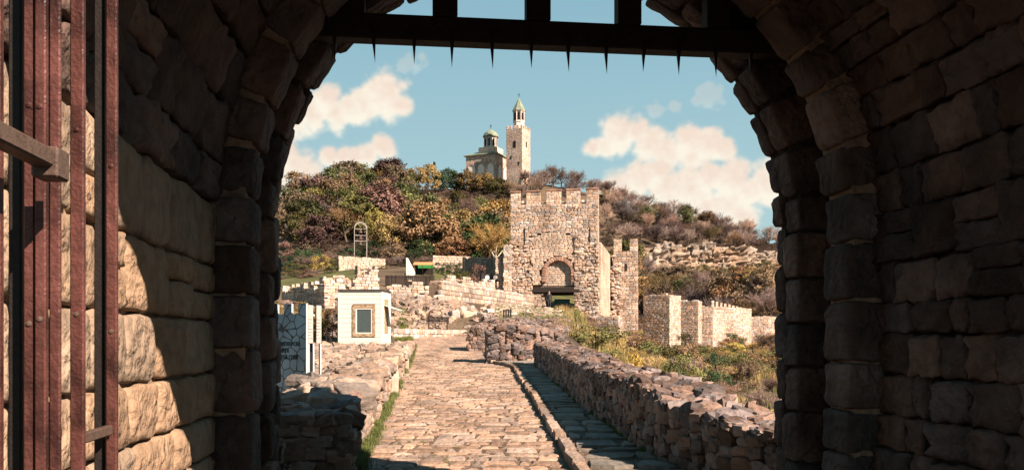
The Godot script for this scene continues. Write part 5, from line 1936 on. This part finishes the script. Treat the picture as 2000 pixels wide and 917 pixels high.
func make_trees() -> void:
	make_protos()
	rng.seed = 77
	# trees one can tell apart: kind, column, top, width, distance, label
	for q in [
		["w", 562, 408, 60, 235, "bare pale tree at the left end of the ridge, by the arch"], ["o", 592, 372, 55, 240, "olive tree on the ridge beside the bare pale tree"], ["o", 622, 358, 62, 245, "round olive tree, third on the ridge from the arch"],
		["o", 655, 346, 64, 250, "broad olive tree on the ridge's left shoulder"], ["g", 692, 334, 56, 252, "tall green-olive tree on the ridge above the purple trees"], ["o", 722, 328, 60, 255, "olive tree on the ridge, left of the highest brown one"],
		["b", 752, 318, 58, 255, "brown tree, highest of the ridge left of the church"], ["t", 783, 320, 56, 256, "thin brown tree on the ridge next to the highest one"], ["b", 812, 326, 48, 256, "small brown tree on the ridge before the pine"],
		["y", 836, 322, 44, 250, "golden tree on the ridge left of the dark conifer"], ["c", 848, 316, 26, 258, "slim dark conifer poking above the golden ridge tree"], ["d", 872, 328, 46, 255, "dark green tree at the ridge gap left of the church"],
		["d", 892, 338, 40, 248, "dark tree standing right at the church's left corner"], ["y", 915, 332, 52, 246, "golden tree in front of the church's blind arches"], ["y", 946, 338, 52, 244, "orange-gold tree below the church's right corner"],
		["o", 972, 346, 46, 242, "olive tree below the foot of the bell tower"], ["t", 1000, 344, 50, 242, "thin brown tree before the bell tower's foot"], ["g", 985, 372, 36, 232, "small green tree under the bell tower trees"],
		["n", 1044, 336, 40, 258, "bare tree touching the bell tower's right side"], ["t", 1080, 346, 40, 256, "low brown tree between the two round ones above the battlements"], ["p", 1112, 352, 36, 254, "low purple tree above the battlements' middle"],
		["p", 1062, 334, 52, 262, "purple-brown tree just right of the bell tower"], ["n", 1096, 330, 46, 258, "round bare tree above the gate tower's battlements"], ["p", 1128, 342, 42, 256, "dark purple tree above the tower's rightmost battlement"],
		["n", 1152, 346, 36, 254, "bare tree at the right of the tower battlements"], ["t", 1186, 364, 58, 250, "reddish brown tree right of the gate tower's top"], ["n", 1218, 382, 40, 244, "bare dark tree on the right ridge before the conifer"],
		["c", 1252, 388, 26, 246, "small dark conifer on the right ridge"], ["o", 1262, 404, 36, 240, "olive tree beside the small ridge conifer"], ["n", 1291, 388, 46, 246, "bare round-headed tree standing clear on the right ridge"],
		["o", 1342, 402, 40, 246, "olive tree in the middle of the right ridge"], ["n", 1318, 412, 34, 244, "bare tree between round-headed and olive ridge trees"], ["t", 1365, 404, 40, 244, "thin brown tree right of the olive one on the ridge"],
		["r", 1382, 412, 34, 242, "small rust tree on the right ridge"], ["n", 1398, 408, 40, 244, "bare tree behind the small rust tree"], ["n", 1432, 426, 50, 240, "bare tree on the descending right ridge"], ["n", 1462, 432, 46, 238, "bare tree, next to last on the right ridge"],
		["w", 1492, 452, 52, 234, "pale bare tree at the ridge's right end by the arch"],
		["u", 640, 392, 74, 165, "large purple tree on the left slope"], ["u", 622, 420, 84, 140, "nearest large purple-brown tree, left of the bell frame"], ["u", 672, 392, 60, 160, "purple tree behind the white bell frame"],
		["g", 706, 380, 58, 205, "green tree above the bell frame"], ["y", 735, 406, 50, 145, "bright yellow tree right behind the bell frame"], ["y", 762, 420, 74, 132, "large yellow-green tree right of the bell frame"],
		["u", 785, 384, 64, 190, "purple tree above the large yellow-green one"], ["o", 600, 402, 50, 200, "olive tree under the left ridge"], ["g", 566, 440, 50, 175, "green tree beside the arch on the left slope"],
		["w", 575, 420, 40, 150, "pale slender tree near the arch's left side"], ["O", 575, 512, 44, 86, "olive bush on the left lawn nearest the arch"], ["V", 603, 526, 34, 84, "small purple bush at the front edge of the left lawn"], ["G", 648, 518, 30, 86, "small green bush on the left lawn above the ruined house"],
		["b", 595, 478, 44, 112, "small leaning brown tree on the left lawn"], ["Y", 628, 496, 34, 96, "yellow-green bush at the edge of the left lawn"],
		["G", 656, 506, 32, 98, "green bush left of the bell frame's plinth"], ["V", 552, 470, 40, 118, "reddish purple bush beside the arch"], ["D", 556, 500, 46, 104, "dark green bush beside the arch's left side"], ["P", 548, 535, 36, 84, "low purple shrub at the lawn's left edge"],
		["D", 585, 488, 40, 108, "dark green bush behind the leaning tree on the left lawn"], ["D", 612, 486, 44, 110, "dark green bush under the nearest purple tree"], ["P", 640, 482, 44, 108, "leafless purple shrub under the purple trees"], ["D", 682, 480, 40, 106, "dark bush left of the bell frame's posts"], ["T", 790, 478, 44, 104, "bare brown shrub right of the bushy brown tree"], ["D", 806, 486, 36, 102, "dark bush above the white wedge wall"],
		["D", 722, 470, 60, 112, "dark bush filling the space behind the bell frame"], ["b", 770, 478, 54, 106, "brown bushy tree below the yellow-green one"], ["O", 745, 520, 30, 94, "olive bush on the plinth wall"],
		["l", 962, 415, 110, 112, "pale-barked birch-like tree with sparse golden leaves by the gate tower"], ["b", 905, 430, 80, 135, "broad brown tree in the middle of the slope"], ["t", 858, 420, 70, 140, "thin brown tree mid-slope left of the broad one"],
		["r", 885, 462, 70, 112, "rust tree above the dark hedge"], ["b", 838, 455, 60, 118, "brown tree above the cafe awning"], ["g", 850, 432, 30, 150, "small bright green tree on the middle slope"], ["d", 822, 470, 50, 108, "dark tree behind the awning"],
		["O", 905, 528, 40, 88, "olive bush in front of the dark hedge"], ["V", 935, 515, 36, 90, "purple bush left of the gate tower"], ["P", 960, 505, 44, 92, "leafless shrub touching the gate tower's side wall"],
	]:
		plant_px(q[0], q[1], q[2], q[3], q[4], q[5])
	# hedge
	var hd := thing("hedge", "dark clipped hedge between the awning and the gate tower", "hedge", foot(849, 90, -0.2))
	for k in 4:
		var g: ArrayMesh = proto["bush%d" % k][1]
		var o := put("hedge_section", g, M.leaf.dark[2], hd)
		o.scale = Vector3(1.1, 1.25, 1.0)
		o.position = Vector3(0.35 + 0.7 * k, 0, 0)
	# the wood on the left slope and below the church
	for r in [
		[80, 555, 815, 150, 262, "obutotpbg", 52.0, "tree in the wood on the left slope, one of many alike", "trees of the left slope"],
		[56, 800, 1000, 112, 205, "bttonpbd", 52.0, "autumn tree in the thicket between lawn and hilltop", "trees of the middle slope"],
		[72, 1170, 1530, 128, 182, "rtobnptn", 54.0, "autumn tree below the pale cliff on the right", "trees below the cliff"],
		[14, 1012, 1170, 226, 262, "nptwn", 50.0, "bare tree on the ridge behind the battlements of the gate tower", "bare trees behind the gate tower"],
		[84, 1165, 1530, 212, 262, "npwnwtnp", 52.0, "bare tree in the wood above the pale cliff on the right", "bare trees above the cliff"],
	]:
		for k in r[0]:
			var u := rnd(r[1], r[2])
			var d := sqrt(rnd(r[3] * r[3], r[4] * r[4]))
			if u > 985 and u < 1180 and d < 125:
				continue
			if u < 1000 and u > 800 and d > 170 and rng.randf() < 0.5:
				continue
			if r[3] == 112 and absf(u - 830) < 50 and d > 175:
				continue
			var kind: String = r[5][rng.randi() % r[5].length()]
			var p := foot(u, d, -0.15)
			var h: float = rnd(4.2, 7.0) * (1.2 if r[3] == 212 else 1.6 if r[3] == 150 else 1.25)
			if r[3] == 128 and u > 1280 and d > 140:
				h = minf(h, at(0, 520, d).y - p.y)
				if h < 1.2:
					continue
			plant(kind, p, h, h * rnd(0.75, 1.1), (KINDS[kind][2] as String).replace(" tree", "").replace("autumn", "").strip_edges() + " " + (r[7] as String).replace("bare tree", "tree" if kind in "nw" else "tree").replace("autumn tree", "tree"), (KINDS[kind][2] as String) + "s, " + r[8])
	for k in 16:
		var p := foot(1285.0 + k * 15.0 + rnd(-6, 6), rnd(196.5, 199.0), -0.2)
		var h := rnd(1.5, 3.4)
		plant("TBOR"[k % 4], p, h, h * 1.2, (KINDS["TBOR"[k % 4]][2] as String) + " at the foot of the pale cliff", "shrubs at the cliff's foot")
	# undergrowth that nobody could count
	for q in [["bush0", [[560, 1000, 100, 262], [1165, 1530, 130, 262]], 500, Color(0.11, 0.075, 0.05), 1.7], ["brush1", [[560, 1000, 100, 262], [1165, 1540, 125, 262]], 1500, Color(0.15, 0.105, 0.08), 2.4], ["brush2", [[800, 1000, 108, 200], [1165, 1540, 125, 200]], 600, Color(0.2, 0.13, 0.065), 2.0]]:
		var w := []
		var c := []
		for k in q[2]:
			var a: Array = pick(q[1])
			var u := rnd(a[0], a[1])
			var d := sqrt(rnd(a[2] * a[2], a[3] * a[3]))
			if u > 985 and u < 1150 and d < 135:
				continue
			if u > 1270 and d > 160 and d < 214:
				continue
			if absf(u - 850) < 60 and d > 170 and d < 236 and rng.randf() < 0.7:
				continue
			var s: float = q[4] * rnd(0.6, 1.2)
			w.append(Transform3D(Basis(Vector3.UP, rnd(0, TAU)) * Basis.from_scale(Vector3(s * 1.3, s, s * 1.3)), foot(u, d, -0.1)))
			var col: Color = q[3]
			c.append(col * rnd(0.6, 1.3))
		many("undergrowth", proto[q[0]][1], w, c, foliage(Color.WHITE, 0.2))
	# shrubs in the dip to the right of the road
	rng.seed = 501
	for q in [
		["S", 1180, 652, 60, 34, "yellow dry shrub behind the wall where the pavement ends"], ["S", 1222, 668, 56, 30, "largest pale yellow dry shrub just behind the parapet"], ["S", 1150, 630, 50, 44, "yellow dry shrub under the mound's retaining wall"],
		["S", 1208, 612, 40, 62, "yellow shrub against the plain stone pier"], ["Y", 1236, 690, 40, 27, "yellow-leaved bush close behind the parapet"], ["B", 1275, 668, 70, 34, "straw-brown shrub right of the yellow ones"],
		["O", 1335, 690, 70, 40, "olive bush in the middle of the dip"], ["R", 1345, 672, 60, 58, "rust-coloured bush below the curtain wall turret"], ["G", 1325, 712, 54, 32, "green bush in the dip, nearest of the green ones"],
		["D", 1400, 690, 50, 44, "dark green bush left of the broad olive one"], ["O", 1438, 688, 80, 54, "broad olive bush below the battlemented wall"], ["R", 1462, 700, 46, 46, "orange-brown bush at the dip's right side"],
		["B", 1395, 735, 90, 26, "straw-brown shrub close behind the parapet's middle"], ["B", 1455, 742, 100, 24, "straw-brown shrub near the arch's right side"], ["T", 1490, 700, 80, 36, "bare brown shrub beside the arch's right side"],
		["G", 1500, 778, 40, 12.5, "small fresh green bush on the parapet beside the arch"], ["T", 1378, 668, 50, 88, "bare shrub at the foot of the recessed wall"], ["O", 1340, 650, 36, 86, "olive bush growing at the turret's foot"],
		["P", 1480, 672, 60, 84, "purple shrub below the plain curtain wall"], ["Y", 1432, 668, 40, 86, "yellow-green bush at the battlemented wall's foot"], ["V", 1148, 618, 50, 62, "dark purple bush in the shade of the stone pier"], ["P", 1258, 625, 26, 84, "purple shrub between narrow tower and bastion"],
		["Y", 600, 590, 70, 40, "yellow shrub behind the coin booth"], ["S", 575, 582, 50, 43, "pale dry shrub behind the coin booth's battlements"], ["R", 648, 600, 44, 41, "rust bush at the kiosk's left corner"], ["B", 625, 585, 40, 44, "straw shrub under the shaded ruin wall"], ["Y", 545, 592, 30, 38, "yellow shrub beside the arch's left pier, by the booth"],
		["D", 1046, 602, 14, 84, "small dark bush at the gate tower's left foot"], ["G", 835, 560, 26, 80, "small green bush at the lawn's front edge"],
	]:
		plant_px(q[0], q[1], q[2], q[3], q[4], q[5])
	for k in 110:
		var d := sqrt(rnd(14.0 * 14.0, 92.0 * 92.0)) if k < 60 else rnd(60.0, 104.0)
		var x := lin(DROP_EDGE, d) + rnd(1.2, 0.36 * d)
		if d > 62:
			x = rnd(1215.0, 1520.0) / F * d - 1000.0 / F * d
		var kind: String = "OBTBSTTBPSRO"[rng.randi() % 12]
		var h := rnd(0.9, 1.9) * (1.25 if d > 50 else 1.0)
		plant(kind, on_ground(x, d, -0.1), h, h * rnd(1.0, 1.6), (KINDS[kind][2] as String) + " among many in the dip right of the road", (KINDS[kind][2] as String) + ("es" if (KINDS[kind][2] as String).ends_with("sh") else "s") + " in the dip right of the road")
	var reeds := tuft(900, 60, 0.012, 0.5)
	var w := []
	var c := []
	for k in 1900:
		var d := sqrt(rnd(9.0 * 9.0, 95.0 * 95.0))
		var x := lin(DROP_EDGE, minf(d, 60)) + rnd(0.2, 1.0 + 0.4 * d)
		var s := rnd(0.4, 0.85)
		w.append(Transform3D(Basis(Vector3.UP, rnd(0, TAU)) * Basis.from_scale(Vector3(s, s * rnd(0.7, 1.3), s)), on_ground(x, d, -0.03)))
		c.append([Color(0.4, 0.3, 0.12), Color(0.22, 0.18, 0.07), Color(0.3, 0.2, 0.09), Color(0.13, 0.14, 0.04)][rng.randi() % 4])
	many("dry_grass", reeds, w, c, foliage(Color.WHITE, 0.3))
	# green grass along the wall's foot and on the lawns
	var blades := tuft(901, 40, 0.02, 0.7)
	w = []
	c = []
	for k in 800:
		var d := 8.6 + 30.0 * pow(rng.randf(), 1.5)
		var lx := lin(ROAD_LEFT, d)
		var x := lx + rnd(-0.14, 0.06)
		if d > 19 and d < 21.5:
			continue
		var s := rnd(0.07, 0.15)
		w.append(Transform3D(Basis(Vector3.UP, rnd(0, TAU)) * Basis.from_scale(Vector3(s * 1.3, s, s * 1.3)), on_ground(x, d, 0.02)))
		c.append(Color(0.1, 0.12, 0.035) * rnd(0.7, 1.5))
	for k in 260:
		var d := rnd(44.0, 57.0)
		w.append(Transform3D(Basis.from_scale(Vector3.ONE * rnd(0.15, 0.28)), on_ground(lin(ROAD_LEFT, d) + rnd(-0.5, 0.3), d, 0.02)))
		c.append(Color(0.12, 0.14, 0.03) * rnd(0.7, 1.4))
	for k in 300:
		var d := rnd(7.0, 24.0)
		w.append(Transform3D(Basis.from_scale(Vector3.ONE * rnd(0.05, 0.11)), on_ground(lin(PARAPET, d) + rnd(-0.06, 0.05), d, 0.08)))
		c.append(Color(0.07, 0.12, 0.03) * rnd(0.7, 1.4))
	for k in 900:
		var d := rnd(45.0, 86.0)
		w.append(Transform3D(Basis.from_scale(Vector3.ONE * rnd(0.15, 0.3)), on_ground(rnd(-0.02, 0.065) * d, d, 0.0)))
		c.append(Color(0.16, 0.17, 0.05) * rnd(0.6, 1.4))
	for k in 160:
		var d := rnd(8.8, 30.0)
		w.append(Transform3D(Basis.from_scale(Vector3.ONE * rnd(0.025, 0.06)), on_ground(lerpf(lin(ROAD_LEFT, d), lin(ROAD_RIGHT, d), rng.randf()), d, 0.02)))
		c.append(Color(0.12, 0.12, 0.04) * rnd(0.7, 1.4))
	many("grass", blades, w, c, foliage(Color.WHITE, 0.3))

# ---------------------------------------------------------------- people: one continuous body each, meshed from a smooth union of tapered limbs
func body_mesh(bones: Array, cell: float, lo: Vector3, hi: Vector3, blend: float, paint: Array) -> ArrayMesh:   # bones: [a, b, radius a, radius b]; paint: [height from, colour] upward
	var n := Vector3i(((hi - lo) / cell).ceil())
	var sx := n.x + 1
	var sy := n.y + 1
	var fld := PackedFloat32Array()
	fld.resize(sx * sy * (n.z + 1))
	for z in n.z + 1:
		for y in sy:
			for x in sx:
				var p := lo + Vector3(x, y, z) * cell
				var s := 0.0
				for b in bones:
					var ab: Vector3 = b[1] - b[0]
					var t := clampf((p - b[0]).dot(ab) / maxf(ab.length_squared(), 1e-6), 0, 1)
					var dd: float = (p - (b[0] + ab * t)).length() - lerpf(b[2], b[3], t)
					if dd < 0.2:
						s += exp(-dd / blend)
				fld[x + sx * (y + sy * z)] = -blend * log(maxf(s, 1e-6))
	var ids := {}
	var g := Geo.new()
	var corner := [Vector3i(0, 0, 0), Vector3i(1, 0, 0), Vector3i(0, 1, 0), Vector3i(1, 1, 0), Vector3i(0, 0, 1), Vector3i(1, 0, 1), Vector3i(0, 1, 1), Vector3i(1, 1, 1)]
	for z in n.z:
		for y in n.y:
			for x in n.x:
				var sum := Vector3()
				var cnt := 0
				var f := []
				for c in corner:
					f.append(fld[x + c.x + sx * (y + c.y + sy * (z + c.z))])
				for e in [[0, 1], [2, 3], [4, 5], [6, 7], [0, 2], [1, 3], [4, 6], [5, 7], [0, 4], [1, 5], [2, 6], [3, 7]]:
					if (f[e[0]] < 0) != (f[e[1]] < 0):
						sum += Vector3(corner[e[0]]).lerp(Vector3(corner[e[1]]), f[e[0]] / (f[e[0]] - f[e[1]]))
						cnt += 1
				if cnt:
					var p := lo + (Vector3(x, y, z) + sum / cnt) * cell
					ids[Vector3i(x, y, z)] = g.v.size()
					g.v.append(p)
					g.n.append(Vector3(f[1] + f[3] + f[5] + f[7] - f[0] - f[2] - f[4] - f[6], f[2] + f[3] + f[6] + f[7] - f[0] - f[1] - f[4] - f[5], f[4] + f[5] + f[6] + f[7] - f[0] - f[1] - f[2] - f[3]).normalized())
					var col: Color = paint[0][1]
					for q in paint:
						if p.y >= q[0]:
							col = q[1]
					g.c.append(col)
					g.uv.append(Vector2())
	for key in ids:
		for a in 3:
			var b := (a + 1) % 3
			var e := (a + 2) % 3
			var p: Vector3i = key
			var q := p
			q[a] += 1
			var f0 := fld[p.x + sx * (p.y + sy * p.z)]
			var f1 := fld[q.x + sx * (q.y + sy * q.z)]
			if (f0 < 0) == (f1 < 0):
				continue
			var k1 := p
			k1[b] -= 1
			var k2 := k1
			k2[e] -= 1
			var k3 := p
			k3[e] -= 1
			if ids.has(k1) and ids.has(k2) and ids.has(k3):
				var r := [ids[p], ids[k1], ids[k2], ids[k3]]
				if f0 < 0:
					r.reverse()
				g.i.append_array([r[0], r[1], r[2], r[0], r[2], r[3]])
	return g.mesh()

func person(label: String, p: Vector3, turn: float, coat: Color, trousers: Color, stride: float) -> void:
	var skin := Color(0.45, 0.27, 0.19)
	var hair := Color(0.04, 0.025, 0.02)
	var s := stride
	var bones := [
		[Vector3(0, 0.95, 0), Vector3(0, 1.2, 0.0), 0.145, 0.135], [Vector3(0, 1.2, 0), Vector3(0, 1.4, -0.01), 0.14, 0.12], [Vector3(-0.12, 1.42, 0), Vector3(0.12, 1.42, 0), 0.085, 0.085], [Vector3(0, 1.44, 0), Vector3(0, 1.56, 0.01), 0.06, 0.055],
		[Vector3(0, 1.63, 0.015), Vector3(0, 1.69, 0.0), 0.082, 0.095], [Vector3(0, 1.625, 0.1), Vector3(0, 1.65, 0.105), 0.014, 0.01],
		[Vector3(-0.2, 1.4, 0), Vector3(-0.25, 1.14, -0.03 - s * 0.4), 0.06, 0.048], [Vector3(-0.25, 1.14, -0.03 - s * 0.4), Vector3(-0.24, 0.9, 0.06 - s * 0.4), 0.046, 0.033], [Vector3(0.2, 1.4, 0), Vector3(0.25, 1.14, -0.03 + s * 0.4), 0.06, 0.048], [Vector3(0.25, 1.14, -0.03 + s * 0.4), Vector3(0.24, 0.9, 0.06 + s * 0.4), 0.046, 0.033],
		[Vector3(-0.09, 0.93, 0), Vector3(-0.1, 0.5, s * 0.6 + 0.02), 0.1, 0.065], [Vector3(-0.1, 0.5, s * 0.6 + 0.02), Vector3(-0.1, 0.08, s * 0.8), 0.06, 0.042], [Vector3(0.09, 0.93, 0), Vector3(0.1, 0.5, -s * 0.4 + 0.02), 0.1, 0.065], [Vector3(0.1, 0.5, -s * 0.4 + 0.02), Vector3(0.1, 0.08, -s), 0.06, 0.042],
		[Vector3(-0.1, 0.045, s * 0.8 - 0.03), Vector3(-0.11, 0.035, s * 0.8 + 0.17), 0.045, 0.035], [Vector3(0.1, 0.045, -s - 0.03), Vector3(0.11, 0.035, -s + 0.17), 0.045, 0.035],
	]
	for side in [-1.0, 1.0]:
		var w := Vector3(side * 0.24, 0.87, 0.07 + side * s * 0.4)
		bones.append([w, w + Vector3(0, -0.07, 0.015), 0.03, 0.032])
		for k in 4:
			var f := w + Vector3(side * 0.004, -0.09, 0.035 - k * 0.02)
			bones.append([f, f + Vector3(-side * 0.012, -0.07 + absf(k - 1.3) * 0.008, 0.01), 0.009, 0.008])
		bones.append([w + Vector3(0, -0.03, 0.03), w + Vector3(-side * 0.02, -0.08, 0.065), 0.011, 0.009])
	var m := StandardMaterial3D.new()
	m.vertex_color_use_as_albedo = true
	m.roughness = 0.85
	var t := thing("person", label, "person", p, turn)
	put("body", body_mesh(bones, 0.028, Vector3(-0.4, -0.04, -0.4), Vector3(0.4, 1.84, 0.5), 0.016, [[-1.0, Color(0.02, 0.018, 0.017)], [0.09, trousers], [0.88, coat], [1.5, skin], [1.685, hair]]), m, t)

func make_people() -> void:
	person("person in dark clothes standing at the left of the gate tower's doorway", foot(1072.5, 87.5, -0.25) + Vector3(0, 0.35, 0), 12.0, Color(0.015, 0.014, 0.016), Color(0.012, 0.012, 0.014), 0.04)
	person("person in a blue jacket walking on the bare slope below the church", foot(889, 229, 0.05), 160.0, Color(0.03, 0.1, 0.25), Color(0.02, 0.02, 0.03), 0.16)
	person("person in dark clothes on the bare slope beside the blue jacket", foot(896.5, 232, 0.05), 200.0, Color(0.02, 0.02, 0.022), Color(0.02, 0.02, 0.02), 0.12)

func _ready() -> void:
	rng.seed = 2024
	bump.seed = 3
	bump.frequency = 0.06
	make_light()
	make_materials()
	make_stones()
	make_ground()
	make_gatehouse()
	make_portcullis()
	make_iron_gate()
	make_road()
	make_low_walls()
	make_gate_tower()
	make_church()
	make_curtain_walls()
	make_ruins()
	make_kiosk()
	make_booth()
	make_small_things()
	make_trees()
	make_people()
